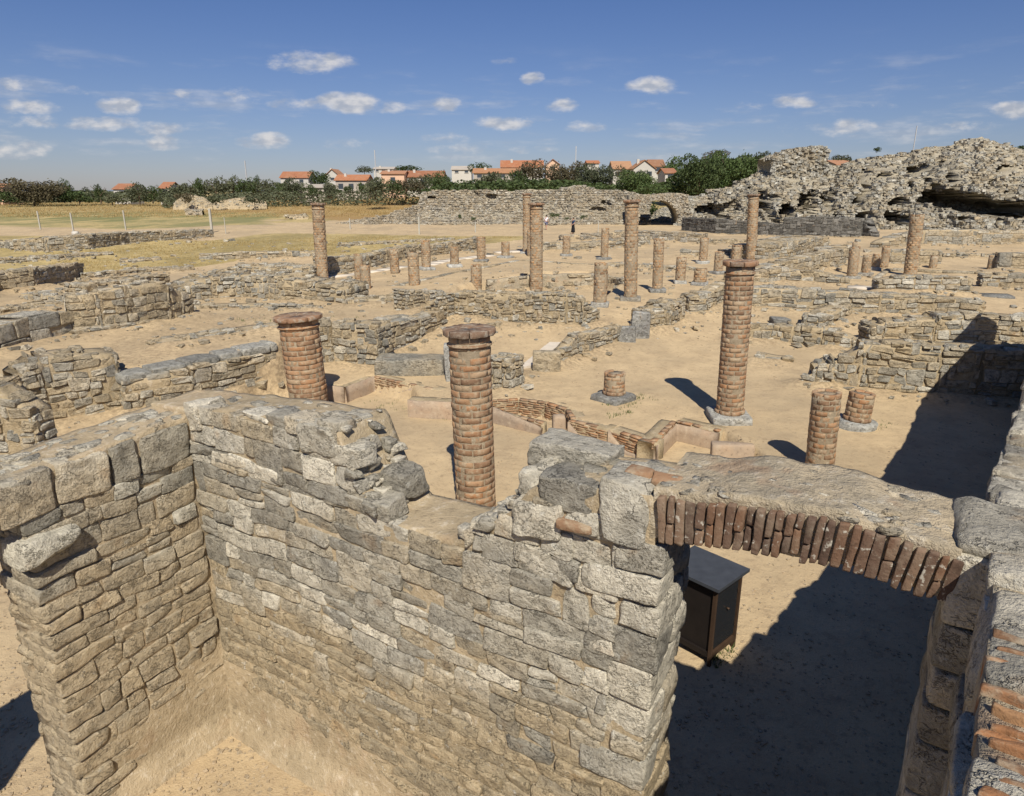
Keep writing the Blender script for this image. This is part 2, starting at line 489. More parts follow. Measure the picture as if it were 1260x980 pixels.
gz = gz + fbm(P3, .5, 3) * .035 * np.clip(dist / 20, .4, 4) + vn(P3, 3.1) * .012 + vn(P3, 7.3) * .006
nx, ny = len(xs), len(ys)
ii = (np.arange(ny - 1)[:, None] * nx + np.arange(nx - 1)[None, :]).ravel()
faces = np.stack([ii, ii + 1, ii + nx + 1, ii + nx], 1)
gm = bpy.data.meshes.new('ground')
gm.vertices.add(len(fx)); gm.vertices.foreach_set('co', np.stack([fx, fy, gz], 1).ravel())
gm.loops.add(faces.size); gm.polygons.add(len(faces))
gm.loops.foreach_set('vertex_index', faces.ravel())
gm.polygons.foreach_set('loop_start', np.arange(0, faces.size, 4))
gm.polygons.foreach_set('loop_total', np.full(len(faces), 4))
gm.update(); gm.validate()
gm.polygons.foreach_set('use_smooth', [True] * len(gm.polygons))
# cover: where the dry grass, green grass and bare path lie
zc = fy * math.cos(PITCH) + (CAM_H - gz) * math.sin(PITCH)
ycc = fy * math.sin(PITCH) - (CAM_H - gz) * math.cos(PITCH)
ok = zc > .5
ppx = np.where(ok, 630 + 845 * fx / np.where(ok, zc, 1), -9999)
ppy = np.where(ok, 490 - 845 * ycc / np.where(ok, zc, 1), -9999)
ppx2 = ppx + 14 * vn(P3, .11, 5); ppy2 = ppy + 4 * vn(P3, .09, 15) * np.clip((ppy - 235) / 40, .1, 1)
def zone(poly): return inpoly(ppx2, ppy2, poly).astype(float)
dry = zone([(-900, 292), (60, 290), (250, 296), (430, 286), (640, 289), (660, 296), (560, 305), (430, 316), (330, 318), (180, 338), (-900, 336)])
dry = np.maximum(dry, ((ppy2 < 272) & ok & (fy > 60) & (ppx2 < 560)).astype(float))
dry = np.maximum(dry, ((fy > 110)).astype(float))
orange = zone([(190, 254), (360, 243), (530, 238), (560, 262), (430, 275), (330, 262), (190, 262)])
green = zone([(-900, 264), (60, 262), (200, 259), (330, 263), (340, 276), (150, 280), (-900, 280)]) * .9 + zone([(-900, 236), (120, 250), (130, 256), (-900, 258)]) * .5
path = zone([(-900, 281), (300, 280), (400, 279), (640, 284), (655, 292), (430, 291), (100, 289), (-900, 290)])
road = zone([(860, 292), (1090, 292), (1060, 300), (860, 300)])
litter = np.clip(zone([(60, 480), (200, 440), (420, 395), (420, 370), (200, 385), (100, 440)]) * .5, 0, 1)
ca = gm.color_attributes.new('cover', 'FLOAT_COLOR', 'POINT')
dry = dry * (1 - path); green = green * (1 - path)
ca.data.foreach_set('color', np.stack([np.clip(dry, 0, 1), np.clip(green, 0, 1), np.clip(orange, 0, 1), np.clip(litter, 0, 1)], 1).astype(np.float32).ravel())
def ground_mat():
    m, N, bs = base_mat('sandy_ground')
    pos = N.n('ShaderNodeNewGeometry').outputs['Position']
    at = N.n('ShaderNodeAttribute', {'attribute_name': 'cover'})
    s3 = N.n('ShaderNodeSeparateColor', None, _0=at.outputs['Color'])
    dr, gr, orr = s3.outputs[0], s3.outputs[1], s3.outputs[2]
    li = at.outputs['Alpha']
    n0 = N.noise(pos, .25, 4, .55); n1 = N.noise(pos, 1.3, 5, .6); n2 = N.noise(pos, 9, 5, .7); n3 = N.noise(pos, 60, 3, .75)
    c = N.mix(N.smooth(n1, .35, .7), (.56, .425, .25), (.46, .345, .205))
    c = N.mix(N.math('MULTIPLY', N.smooth(n0, .46, .64), .6), c, (.38, .295, .185))
    c = N.mix(N.math('MULTIPLY', N.smooth(N.noise(pos, 3.7, 6, .75), .54, .66), .45), c, (.30, .215, .13))
    c = N.mix(N.math('MULTIPLY', N.smooth(n2, .53, .68), .55), c, (.32, .235, .145))
    c = N.mix(N.math('MULTIPLY', N.smooth(n3, .6, .75), .45), c, (.62, .50, .34))
    c = N.mix(N.math('MULTIPLY', N.smooth(n3, .42, .3), .4), c, (.28, .20, .12))
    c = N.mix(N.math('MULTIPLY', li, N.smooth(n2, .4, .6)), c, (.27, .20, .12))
    # dry and green grass
    st = N.vmath('MULTIPLY', pos, (.22, .06, .2))
    g1 = N.noise(st, 1.0, 6, .65); g2 = N.noise(pos, 1.2, 6, .75)
    dc = N.mix(N.smooth(g1, .38, .62), (.50, .385, .17), (.34, .265, .115))
    dc = N.mix(N.math('MULTIPLY', N.smooth(g2, .45, .6), .4), dc, (.17, .14, .065))
    dc = N.mix(N.math('MULTIPLY', orr, N.smooth(g1, .3, .6)), dc, (.34, .22, .09))
    dc = N.mix(N.math('MULTIPLY', gr, N.smooth(g1, .35, .6)), dc, (.20, .20, .08))
    f = N.math('MULTIPLY', dr, N.smooth(N.math('ADD', g2, N.math('MULTIPLY', g1, .4)), .5, .66), clamp=True)
    f = N.math('MAXIMUM', f, N.math('MULTIPLY', dr, .75))
    c = N.mix(N.math('MAXIMUM', f, gr), c, dc)
    put(N, bs, c, N.math('ADD', N.math('ADD', n2, N.math('MULTIPLY', n1, 2.0)), N.math('MULTIPLY', n3, .6)), .6, .04)
    return m
M_ground = ground_mat()
tag(newobj('ground', gm, None, M_ground), kind='structure')

# ------------------------------------------------------------------ wall building
def frame(O, D, batter=0.0):
    D = Vector((D[0], D[1])).normalized(); Nn = (D.y, -D.x)   # outward to the right of the direction
    def M(V):
        u, v, w = V[:, 0], V[:, 1], V[:, 2] - batter * V[:, 1]
        return np.stack([O[0] + D.x * u + Nn[0] * w, O[1] + D.y * u + Nn[1] * w, v], 1)
    return M
def core(M, u0, u1, zb, zt, th, step=.1, amp=.02, fw=-.02, bulge=None, back=None, nf=4.0, zstep=None):
    """closed irregular slab: front at w=fw, back at w=-th"""
    nu = max(2, int((u1 - u0) / step) + 1); zstep = zstep or step
    us = np.linspace(u0, u1, nu)
    H = max(.1, max(zt(u) - zb(u) for u in us)); nv = max(2, int(H / zstep)); nt = max(2, int(th / step))
    sec = [('f', i / nv) for i in range(nv + 1)] + [('t', i / nt) for i in range(1, nt)] + [('b', 1 - i / nv) for i in range(nv + 1)]
    V = []
    for u in us:
        a, b = zb(u), zt(u)
        for k, s in sec:
            if k == 'f': w = fw; z = a + (b - a) * s
            elif k == 't': w = fw + (-th - fw) * s; z = b
            else: w = -th; z = a + ((b if back is None else back(u)) - a) * s
            if k == 't' and back is not None: z = b + (back(u) - b) * s
            if k == 'f' and bulge: w += bulge(u, z)
            V.append((u, z, w))
    V = np.array(V); ns = len(sec)
    W3 = M(V)
    s = rng.uniform(0, 50)
    D = np.stack([fbm(W3, nf, 3, s), fbm(W3, nf, 3, s + 11), fbm(W3, nf, 3, s + 23)], 1) * amp
    W3 = W3 + D
    Fc = []
    for i in range(nu - 1):
        for j in range(ns - 1):
            a = i * ns + j
            Fc.append((a, a + ns, a + ns + 1, a + 1))
    Fc.append(tuple(range(ns - 1, -1, -1))[::-1][::-1])
    Fc.append(tuple((nu - 1) * ns + k for k in range(ns))[::-1])
    return W3, Fc
def courses(u0, u1, z0, z1, hh, ww, merge=.12):
    """irregular coursed layout -> list of (ua,ub,va,vb)"""
    rows = [z0]
    while rows[-1] < z1: rows.append(rows[-1] + random.uniform(*hh))
    out = []; blocked = []
    for r in range(len(rows) - 1):
        va, vb = rows[r], rows[r + 1]
        u = u0 - random.uniform(0, ww[0]); nb = []
        while u < u1:
            w = random.uniform(*ww); ub = u + w
            hit = [b for b in blocked if b[0] < ub and b[1] > u]
            if hit:
                b = hit[0]
                if b[0] - u > .08: out.append((u, b[0], va, vb))
                u = b[1]; continue
            top = vb
            if random.random() < merge and r + 2 < len(rows):
                ub = u + w * .8; top = rows[r + 2]; nb.append((u, ub))
            elif random.random() < .10 and vb - va > .13:
                m = (va + vb) / 2 + random.uniform(-.02, .02)
                out.append((u, ub, va, m)); out.append((u, ub, m, vb)); u = ub; continue
            out.append((u, ub, va, top)); u = ub
        blocked = nb
    res = []
    for a, b, c, d in out:
        a = max(a, u0); b = min(b, u1)
        if b - a > .05: res.append((a, b, c, d))
    return res
def emit(parent, items, mat, name='stone', limit=300, single=True, smooth=True):
    """items: list of (V, F, size) -> separate parts up to the limit, the rest joined"""
    if single:
        items.sort(key=lambda t: -t[2])
        first, rest = items[:limit], items[limit:]
    else: first, rest = [], items
    for V, Fc, _ in first:
        me = mk(name, V, Fc, smooth); newobj(name, me, parent, mat)
    if rest:
        mb = MB()
        for V, Fc, _ in rest: mb.add(V, Fc)
        o = newobj('stonework' if name == 'stone' else name + 'work', mb.mesh(name, smooth), parent, mat)
        o['kind'] = 'stuff'
WALLSEGS = []
def wall(label, pts, th=.6, cat='wall', name='stone_wall', hh=(.15, .24), ww=(.22, .5), mat=None, mort=None, single=True, amp=.03,
         group=None, topst=True, rough=.05, extra=0.0, grid=(3, 3, 2), limit=300, gap=.005, skip=.02, proud=(.0, .05), step=None):
    mat = mat or M_mid; mort = mort or M_midmortar
    if single and hh[1] < .45: hh = (hh[0] * .78, hh[1] * .78); ww = (ww[0] * .85, ww[1] * .9)
    root = None; items = []; cm = MB()
    B = [G(x, yb) for x, yb, yt in pts]
    Zt = [zat(yt, b.y) + extra for (x, yb, yt), b in zip(pts, B)]
    WALLSEGS.extend([(a_.x, a_.y, b_.x, b_.y) for a_, b_ in zip(B[:-1], B[1:])])
    root = thing(name, label, cat, (0, 0, 0), group)
    for i in range(len(pts) - 1):
        a, b = B[i], B[i + 1]
        d = Vector((b.x - a.x, b.y - a.y)); L = d.length
        if L < .05: continue
        Mx = frame((a.x, a.y), d)
        za, zb_, ta, tb = a.z, b.z, Zt[i], Zt[i + 1]
        sd = random.uniform(0, 99)
        zt = lambda u: ta + (tb - ta) * min(1, max(0, u / L)) + rough * float(vn(np.array([[u * 1.0, sd, 0]]), 2.3)[0])
        zb = lambda u: za + (zb_ - za) * u / L - .12
        V, Fc = core(Mx, .04 if i == 0 else -.04, L - .04 if i == len(pts) - 2 else L + .04, zb, lambda u: zt(u) - .02, th, step=step or max(.12, th / 4), amp=amp * .6, nf=2.5)
        cm.add(V, Fc)
        def Mw(Q, Mx=Mx):
            Q = Q.copy()
            s = np.stack([Q[:, 0], Q[:, 1], Q[:, 0] * 0 + sd], 1)
            Q[:, 1] += .05 * vn(s, 1.3) + .018 * vn(s, 4.1); Q[:, 0] += .05 * vn(s, 2.2, 7)
            return Mx(Q)
        z0 = min(za, zb_) - .06; z1 = max(ta, tb)
        for (ua, ub, va, vb) in courses(0, L, z0, z1, hh, ww):
            um = (ua + ub) / 2; t = zt(um)
            if random.random() < skip: continue
            if vb > t + .05:
                if va > t - hh[0] * .5: continue
                vb = t + random.uniform(-.02, .05)
            if vb < zb(um) + .12: continue
            dpt = random.uniform(*proud); g = gap
            V, Fc = rock((ua + g, va + g, -.18), (ub - g, vb - g, dpt), grid, .022, .034, .018, 6, Mw)
            items.append((V, Fc, (ub - ua) * (vb - va)))
        if topst:
            k = max(1, round(th / ((ww[0] + ww[1]) / 2)))
            for r in range(k):
                u = 0
                while u < L:
                    w = random.uniform(*ww) * .9
                    if random.random() < .72:
                        um = min(u + w / 2, L); t = zt(um)
                        w0 = -th + (th) * r / k; w1 = w0 + th / k
                        hgt = random.uniform(.0, .07)
                        V, Fc = rock((u + g_(gap), t - .12, w0 + .02), (min(u + w, L) - g_(gap), t + hgt, w1 - .02), grid, .05, .05, .02, 5, Mx)
                        items.append((V, Fc, w * th / k * .5))
                    u += w
    if True:
        for ee, i in [(0, i_) for i_ in range(len(pts) - 1)] + [(1, i_) for i_ in range(len(pts) - 1)]:
            if (ee == 0 and i > 0) or (ee == 1 and i < len(pts) - 2):
                j = i - 1 if ee == 0 else i + 1
                d1 = (B[i + 1] - B[i]).to_2d(); d2 = (B[j + 1] - B[j]).to_2d()
                if d1.length < .05 or d2.length < .05 or d1.angle(d2) < .3: continue
            a, b = B[i], B[i + 1]; d = Vector((b.x - a.x, b.y - a.y)); L = d.length
            if L < .05: continue
            Mx = frame((a.x, a.y), d); p_ = a if ee == 0 else b; t_ = Zt[i] if ee == 0 else Zt[i + 1]
            if ee: Me = lambda Q, Mx=Mx, L=L: Mx(np.stack([L + Q[:, 2], Q[:, 1], -Q[:, 0]], 1))
            else: Me = lambda Q, Mx=Mx: Mx(np.stack([-Q[:, 2], Q[:, 1], Q[:, 0] - th], 1))
            for (ua, ub, va, vb) in courses(0, th, p_.z - .06, t_, hh, ww, 0):
                if vb > t_ + .03:
                    if va > t_ - .08: continue
                    vb = t_
                V, Fc = rock((ua + gap, va + gap, -.15), (ub - gap, vb - gap, random.uniform(.0, .05)), grid, .035, .022, .012, 5, Me)
                items.append((V, Fc, (ub - ua) * (vb - va) * .5))
    newobj('rubble_core', cm.mesh('core'), root, mort)
    emit(root, items, mat, single=single, limit=limit, smooth=False)
    return root
def g_(g): return g + random.uniform(0, .03)

# ================================================================== FOREGROUND ROOM
P0 = Vector((-2.78, 5.58)); DF = Vector((.85, -.53)).normalized(); DW = Vector((-.49, -.87)).normalized()
def interp(tab):
    X = [t[0] for t in tab]; Y = [t[1] for t in tab]
    return lambda u: float(np.interp(u, X, Y))
jag = lambda u, s, a=.03: a * float(vn(np.array([[u, s, 0.]]), 5.0)[0])
zt_front_k = interp([(-.6, 3.2), (0, 3.22), (.3, 3.27), (.9, 3.32), (1.78, 3.38), (1.86, 3.18), (1.95, 3.02), (2.05, 2.86), (2.2, 2.76), (2.84, 2.78), (2.95, 2.88), (3.1, 2.98), (3.25, 3.12), (3.38, 3.28), (3.5, 3.34), (3.87, 3.42), (4.2, 3.44)])
zt_front = lambda u: zt_front_k(u) + jag(u, 3, .02)
U_J = 4.22
MF0 = frame(P0, DF)
# the outward side is to the right of the direction: for DF that faces the camera
def warpF(Q):
    Q = Q.copy()
    s = np.stack([Q[:, 0], Q[:, 1], Q[:, 0] * 0], 1)
    Q[:, 1] += (.04 * vn(s, 1.1) + .015 * vn(s, 3.3)) * np.clip(Q[:, 1] * 2, 0, 1); Q[:, 0] += .035 * vn(s, 1.7, 7)
    Q[:, 1] += .035 * (Q[:, 0] - 2) * -.15
    return MF0(Q)
front_wall = thing('ruined_wall', 'near grey stone wall with a dip in its top, between the corner and the brick arch', 'wall')
def bulgeF(u, z):
    n = float(fbm(np.array([[u, z, 1.]]), 1.6, 3)[0])
    lo = max(0., 1 - z / 1.0) * max(0, 1 - u / 4.2)
    return lo * (.075 + .05 * n) + .012 * n + max(0, .25 - z) * .35
V, Fc = core(MF0, -.55, U_J - .03, lambda u: -.3, lambda u: zt_front(u) - .015, .56, step=.045, amp=.016, fw=-.018, bulge=bulgeF, nf=5)
newobj('mortar_core', mk('mortar_core', V, Fc), front_wall, M_mortar)
items = []
def add_face(items, Mw, lay, zt, keep, mat_depth=.2, proud=(-.004, .016), grid=(9, 6, 3), gap=.0005, size_boost=None, bev=.007, amp=.0085):
    for (ua, ub, va, vb) in lay:
        um = (ua + ub) / 2; t = zt(um)
        if vb > t + .03:
            if va > t - .06: continue
            vb = t + random.uniform(-.01, .03)
        if not keep(um, (va + vb) / 2): continue
        g = gap + random.uniform(0, .004)
        d = random.uniform(*proud)
        V, Fc = rock((ua + g, va + g, -mat_depth), (ub - g, vb - g, d), grid, bev, .018, amp, 11, Mw)
        items.append((V, Fc, (ub - ua) * (vb - va)))
lay = courses(0.02, U_J - .26, -.02, 2.35, (.10, .17), (.18, .5), .06) + courses(0.02, U_J - .24, 2.35, 2.78, (.12, .16), (.24, .5), .05)
lay += courses(0.02, 2.0, 2.78, 3.4, (.13, .18), (.2, .44), .08) + courses(2.9, U_J - .22, 2.78, 3.1, (.14, .18), (.2, .42), .08)
add_face(items, warpF, lay, zt_front, lambda u, v: True)
# quoins of the jamb wrap right round the corner
z = -.05; alt = 0
while z < 3.12:
    h = random.uniform(.15, .27)
    if z + h > 3.1: h = 3.16 - z
    wd = random.uniform(.22, .3) + (.16 if alt else 0)
    V, Fc = rock((U_J - wd + .008, z + .008, -.26 - (.2 if not alt else 0)), (U_J + .012, z + h - .008, random.uniform(.0, .016)), (8, 7, 8), .008, .014, .009, 11, warpF)
    items.append((V, Fc, .2))
    z2 = -.57; w1 = -.27 - (.2 if not alt else 0)
    V, Fc = rock((U_J - .25, z + .01, z2), (U_J + random.uniform(-.01, .012), z + h - .01, w1), (4, 4, 6), .03, .02, .014, 9, warpF)
    items.append((V, Fc, .09))
    z += h; alt ^= 1
# the big blocks over the springing and the tumbled block on top
BIG = [((3.86, 3.12, -.34), (4.17, 3.45, .02)), ((3.46, 3.21, -.34), (3.83, 3.39, .025)), ((3.26, 3.0, -.30), (3.60, 3.20, .04)), ((3.22, 3.30, -.62), (3.74, 3.46, -.34)),
       ((1.42, 3.12, -.4), (1.78, 3.38, .03)), ((.03, 3.05, -.28), (.20, 3.27, .03)), ((3.62, 3.10, -.25), (3.84, 3.19, .03)), ((3.28, 3.16, -.42), (3.42, 3.36, -.10)), ((2.0, 2.82, -.5), (2.22, 3.02, -.22)),
       ((3.3, 3.08, -.62), (3.9, 3.31, -.36))]
for lo, hi in BIG:
    V, Fc = rock(lo, hi, (11, 9, 9), .012, .035, .018, 8, MF0); items.append((V, Fc, 1.0))
# small broken pieces in the two broken shoulders of the top
for i in range(110):
    u = random.choice([random.uniform(1.75, 2.15), random.uniform(2.85, 3.45), random.uniform(2.85, 3.3)])
    w = random.uniform(-.5, .0); s = random.uniform(.02, .07); t = zt_front(u) - .02
    V, Fc = rock((u - s, t - s * .4, w - s * .8), (u + s, t + s * random.uniform(.3, .9), w + s * .8), (3, 3, 3), .006, .045, .016, 12, MF0)
    items.append((V, Fc, s * s))
for i in range(60):
    u = random.uniform(0, 1.75) if i % 3 else random.uniform(3.5, 4.15)
    w = random.uniform(-.52, -.1); s = random.uniform(.03, .10); t = zt_front(u) - .015
    V, Fc = rock((u - s, t - s * .5, w - s * .7), (u + s, t + s * .1, w + s * .7), (4, 2, 4), .02, .04, .01, 12, MF0)
    items.append((V, Fc, s * s))
emit(front_wall, items, M_front)
# one tile wedged between the blocks
V, Fc = rock((3.61, 3.235, -.2), (3.83, 3.29, .06), (5, 3, 3), .008, .006, .004, 12, lambda Q: MF0(Q) + np.array([0, 0, -.12]))
tag(newobj('wedged_brick', mk('wedged_brick', V, Fc), front_wall, M_brick), 'reddish brick wedged under the big end block')

# ---- left wing
WING = frame(P0, DW)
# right of DW faces away from the camera; mirror so that +w faces the room
def WM(Q):
    Q = Q.copy(); Q[:, 2] = -Q[:, 2]
    return WING(Q)
def warpW(Q):
    Q = Q.copy(); s = np.stack([Q[:, 0], Q[:, 1], Q[:, 0] * 0 + 9], 1)
    Q[:, 1] += .035 * vn(s, 1.2) + .012 * vn(s, 3.5) - .05 * Q[:, 0] * .6; Q[:, 0] += .02 * vn(s, 2.2, 4) * (Q[:, 0] < 1.2)
    return WM(Q)
wing = thing('ruined_wall', 'near tan and grey stone wall on the left, ending in a squared corner', 'wall')
U_W = 1.37
zt_w = lambda u: float(np.interp(u, [-.6, 0, .7, 1.4, 3.2], [3.2, 3.16, 3.12, 3.08, 3.05])) + jag(u, 8, .012)
def bulgeW(u, z):
    n = float(fbm(np.array([[u, z, 4.]]), 1.6, 3)[0])
    lo = max(0., 1 - z / 1.0) * max(.05, 1 - u / 1.25)
    return lo * (.10 + .05 * n) + .010 * n + max(0, .22 - z) * .4
V, Fc = core(WM, -.5, U_W - .03, lambda u: -.3, lambda u: zt_w(u) - .012, .56, step=.045, amp=.014, fw=-.018, bulge=bulgeW, nf=5)
newobj('mortar_core', mk('mortar_core', [tuple(v) for v in V], [f[::-1] for f in Fc]), wing, M_mortar)
items = []
rowz = [-.05]
while rowz[-1] < 2.72: rowz.append(rowz[-1] + random.uniform(.11, .19))
for i in range(len(rowz) - 1):
    za, zb = rowz[i], rowz[i + 1]
    q = .26 if i % 2 else .44
    V, Fc = rock((U_W - q, za + .007, -.30 if i % 2 == 0 else -.5), (U_W + random.uniform(0, .03), zb - .004, random.uniform(.0, .018)), (8, 7, 8), .008, .014, .009, 11, warpW)
    items.append((V, Fc[::1], .2))
    V, Fc = rock((U_W - .25, za + .01, -.57), (U_W + random.uniform(-.02, .015), zb - .01, -.31 if i % 2 == 0 else -.51), (5, 4, 4), .03, .02, .012, 9, warpW)
    items.append((V, Fc, .05))
    u = .01
    while u < U_W - q - .03:
        w = random.uniform(.16, .42); ub = min(u + w, U_W - q)
        if U_W - q - ub < .07: ub = U_W - q
        if random.random() < .18 and zb - za > .15:
            mz = (za + zb) / 2
            parts_ = [(za, mz), (mz, zb)]
        else: parts_ = [(za, zb)]
        for c0, c1 in parts_:
            g = .001 + random.uniform(0, .006)
            V, Fc = rock((u + g, c0 + g, -.2), (ub - g, c1 - g, random.uniform(-.004, .014)), (9, 6, 3), .007, .016, .0085, 11, warpW)
            items.append((V, Fc, .05))
        u = ub
# the course of big blocks along the top
for a, b in [(.01, .46), (.47, .70), (.71, 1.10), (1.11, 1.52)]:
    V, Fc = rock((a + .006, 2.80, -.34), (b - .006, 3.11, .018), (12, 10, 6), .010, .02, .014, 9, warpW)
    items.append((V, Fc, 1))
for i in range(60):
    u = random.uniform(0, 1.5); w = random.uniform(-.52, -.05); s = random.uniform(.03, .1); t = zt_w(u) - .01
    V, Fc = rock((u - s, t - s * .5, w - s * .7), (u + s, t + s * .1, w + s * .7), (4, 2, 4), .02, .04, .01, 12, WM)
    items.append((V, Fc, s * s))
# mirrored frame turns the faces inside out
items = [(V, [f[::-1] for f in Fc], s) for V, Fc, s in items]
emit(wing, items, M_wing)
# the jutting pale block at the springing of the left arch
V, Fc = rock((1.06, 2.48, -.25), (1.46, 2.66, .09), (8, 5, 5), .03, .03, .018, 8, warpW)
tag(newobj('jutting_block', mk('jutting_block', V, [f[::-1] for f in Fc]), wing, M_wing), 'pale block jutting from the wall end')
# ---- left arch springing from the wing end, mostly out of the picture
larch = thing('brick_arch', 'stub of dark brick arch springing from the left wall at the picture edge', 'arch')
ab = lambda u: 2.78 + .22 * math.sin(math.pi * min(1, max(0, (u - 1.5) / 1.5)))
V, Fc = core(WM, 1.45, 3.05, lambda u: ab(u) + .02, lambda u: zt_w(u) - .01, .54, step=.06, amp=.012, fw=-.01, nf=5)
newobj('mortar_core', mk('mortar_core', V, [f[::-1] for f in Fc]), larch, M_sandmortar)
u = 1.53
while u < 2.98:
    w = random.uniform(.044, .054)
    V, Fc = rock((u + .003, ab(u), -.28), (u + w - .005, ab(u) + .25, random.uniform(.01, .035)), (2, 4, 3), .006, .006, .004, 14, WM)
    newobj('brick', mk('brick', V, [f[::-1] for f in Fc]), larch, M_vous)
    u += w + .004
lp = thing('stone_pier', 'stone pier carrying the far end of the left arch', 'pier')
V, Fc = core(WM, 3.0, 4.2, lambda u: -.3, lambda u: 3.05, .54, step=.1, amp=.03, nf=4)
newobj('mortar_core', mk('mortar_core', V, [f[::-1] for f in Fc]), lp, M_mortar)

# ---- the brick arch
arch = thing('brick_arch', 'long flat arch of upright dark bricks over the opening beside the black case', 'arch')
bot = interp([(4.1, 3.15), (4.2, 3.17), (4.4, 3.215), (4.61, 3.25), (4.77, 3.265), (4.99, 3.285), (5.17, 3.29), (5.34, 3.27), (5.6, 3.24)])
top = interp([(4.1, 3.44), (4.2, 3.45), (4.38, 3.46), (4.58, 3.50), (4.96, 3.53), (5.14, 3.52), (5.31, 3.50), (5.6, 3.47)])
V, Fc = core(MF0, U_J - .06, 5.56, lambda u: bot(u) + .015, lambda u: top(u) + .03 + jag(u, 5, .012), .58, step=.03, amp=.022, fw=-.012, nf=9, back=lambda u: top(u) + .05 + jag(u, 15, .03))
newobj('mortar_core', mk('mortar_core', V, Fc), arch, M_sandmortar)
u = 4.215; k = 0
while u < 5.53:
    w = random.uniform(.038, .052)
    if k in (14, 15, 16): w = .04
    tl = math.radians(-3 + 12 * (u - 4.2) / 1.3) + random.uniform(-.02, .02)
    b, t = bot(u), top(u) - random.uniform(0, .015)
    if k in (13, 14): b += .03
    def MB_(Q, u=u, b=b, tl=tl):
        Q = Q.copy(); dz = Q[:, 1] - b
        Q[:, 0] = Q[:, 0] + dz * math.tan(tl)
        return MF0(Q)
    pr = random.uniform(.008, .028)
    if random.random() < .42:
        m_ = b + (t - b) * random.uniform(.35, .65)
        segs = [(b, m_ - .004), (m_ + .004, t)]
    else: segs = [(b, t)]
    for (c0, c1) in segs:
        V, Fc = rock((u + .002, c0, -.28), (u + w - .002, c1, pr + random.uniform(-.006, .006)), (3, 7, 3), .004, .004, .0035, 22, MB_)
        newobj('brick', mk('brick', V, Fc), arch, M_vous)
    u += w + random.uniform(.001, .004); k += 1
mb = []
for i in range(120):
    uu = random.uniform(4.2, 5.5); w = random.uniform(-.54, -.02); s = random.uniform(.012, .06); t = top(uu) + .03
    V, Fc = rock((uu - s, t - s * .5, w - s * .7), (uu + s, t + s * .1, w + s * .7), (4, 2, 4), .03, .03, .01, 12, MF0)
    mb.append((V, Fc, s * s))
emit(arch, mb, M_front)
for uu, w in [(4.02, -.2), (4.18, -.16)]:
    V, Fc = rock((uu - .07, 3.44, w - .05), (uu + .07, 3.485, w + .06), (4, 3, 4), .006, .03, .006, 12, MF0)
    newobj('brick', mk('brick', V, Fc), arch, M_brick)

# ---- right wall, running from behind the camera past the pier and on to the right
DR = Vector((.59, .81)).normalized()
RO = Vector((2.03, 2.56)); RO2 = RO - DR * 3.2
RW0 = frame(RO2, DR)
def RM(Q):
    Q = Q.copy(); Q[:, 2] = -Q[:, 2] + np.maximum(0, Q[:, 0] - 6.5) * .055
    return RW0(Q)
rwall = thing('ruined_wall', 'long wall down the right side, pale lumpy top with brick edges near the camera', 'wall')
zr = interp([(0, 3.62), (2.2, 3.56), (3.2, 3.49), (3.75, 3.46), (4.2, 3.40), (4.25, 3.2), (5.2, 3.12), (5.25, 2.9), (6.6, 2.75), (7, 2.6), (9.5, 2.8), (9.55, 3.0), (11, 3.0), (11.05, 2.85), (13.5, 2.95), (16, 3.3), (18.5, 3.6), (19.5, 3.45), (20.5, 3.8), (24, 4.3)])
ztr = lambda u: zr(u) + jag(u * .6, 21, .07)
V, Fc = core(RM, 0, 24, lambda u: -.3, lambda u: ztr(u) - .01, .75, step=.09, amp=.03, fw=.0, nf=3)
newobj('mortar_core', mk('mortar_core', V, [f[::-1] for f in Fc]), rwall, M_sandmortar)
items = []
for (ua, ub, va, vb) in courses(1.0, 12, .0, 3.6, (.2, .32), (.3, .6), .1):
    t = ztr((ua + ub) / 2)
    if vb > t + .03:
        if va > t - .08: continue
        vb = t
    V, Fc = rock((ua + .005, va + .005, -.2), (ub - .005, vb - .005, random.uniform(.0, .03)), (5, 4, 2), .02, .02, .01, 8, RM)
    items.append((V, [f[::-1] for f in Fc], (ub - ua) * (vb - va) * (2 if ub < 6 else 1)))
for r, (w0, w1) in enumerate([(-.27, .03), (-.53, -.28), (-.76, -.54)]):
    u = 1.9 if r else 2.4
    while u < 12:
        w = random.uniform(.25, .6)
        t = ztr(u + w / 2)
        V, Fc = rock((u + .01, t - .2, w0 + .01), (u + w - .01, t + random.uniform(.0, .035), w1 - .01), (8, 4, 7), .018, .03, .014, 9, RM)
        items.append((V, [f[::-1] for f in Fc], w * .4)); u += w
emit(rwall, items, M_front)
# bricks laid on edge across the wall top close to the camera
u = .9
while u < 2.5:
    w = random.uniform(.022, .034)
    for (a, b) in [(-.20 - random.uniform(0, .1), .015)]:
        if random.random() < .12: continue
        t = ztr(u)
        V, Fc = rock((u, t - .12, a + random.uniform(-.02, .02)), (u + w, t + random.uniform(-.004, .012), b + random.uniform(-.05, .0)), (3, 3, 7), .005, .01, .008, 18, RM)
        newobj('brick', mk('brick', V, [f[::-1] for f in Fc]), rwall, M_rust)
    u += w + random.uniform(.02, .05)
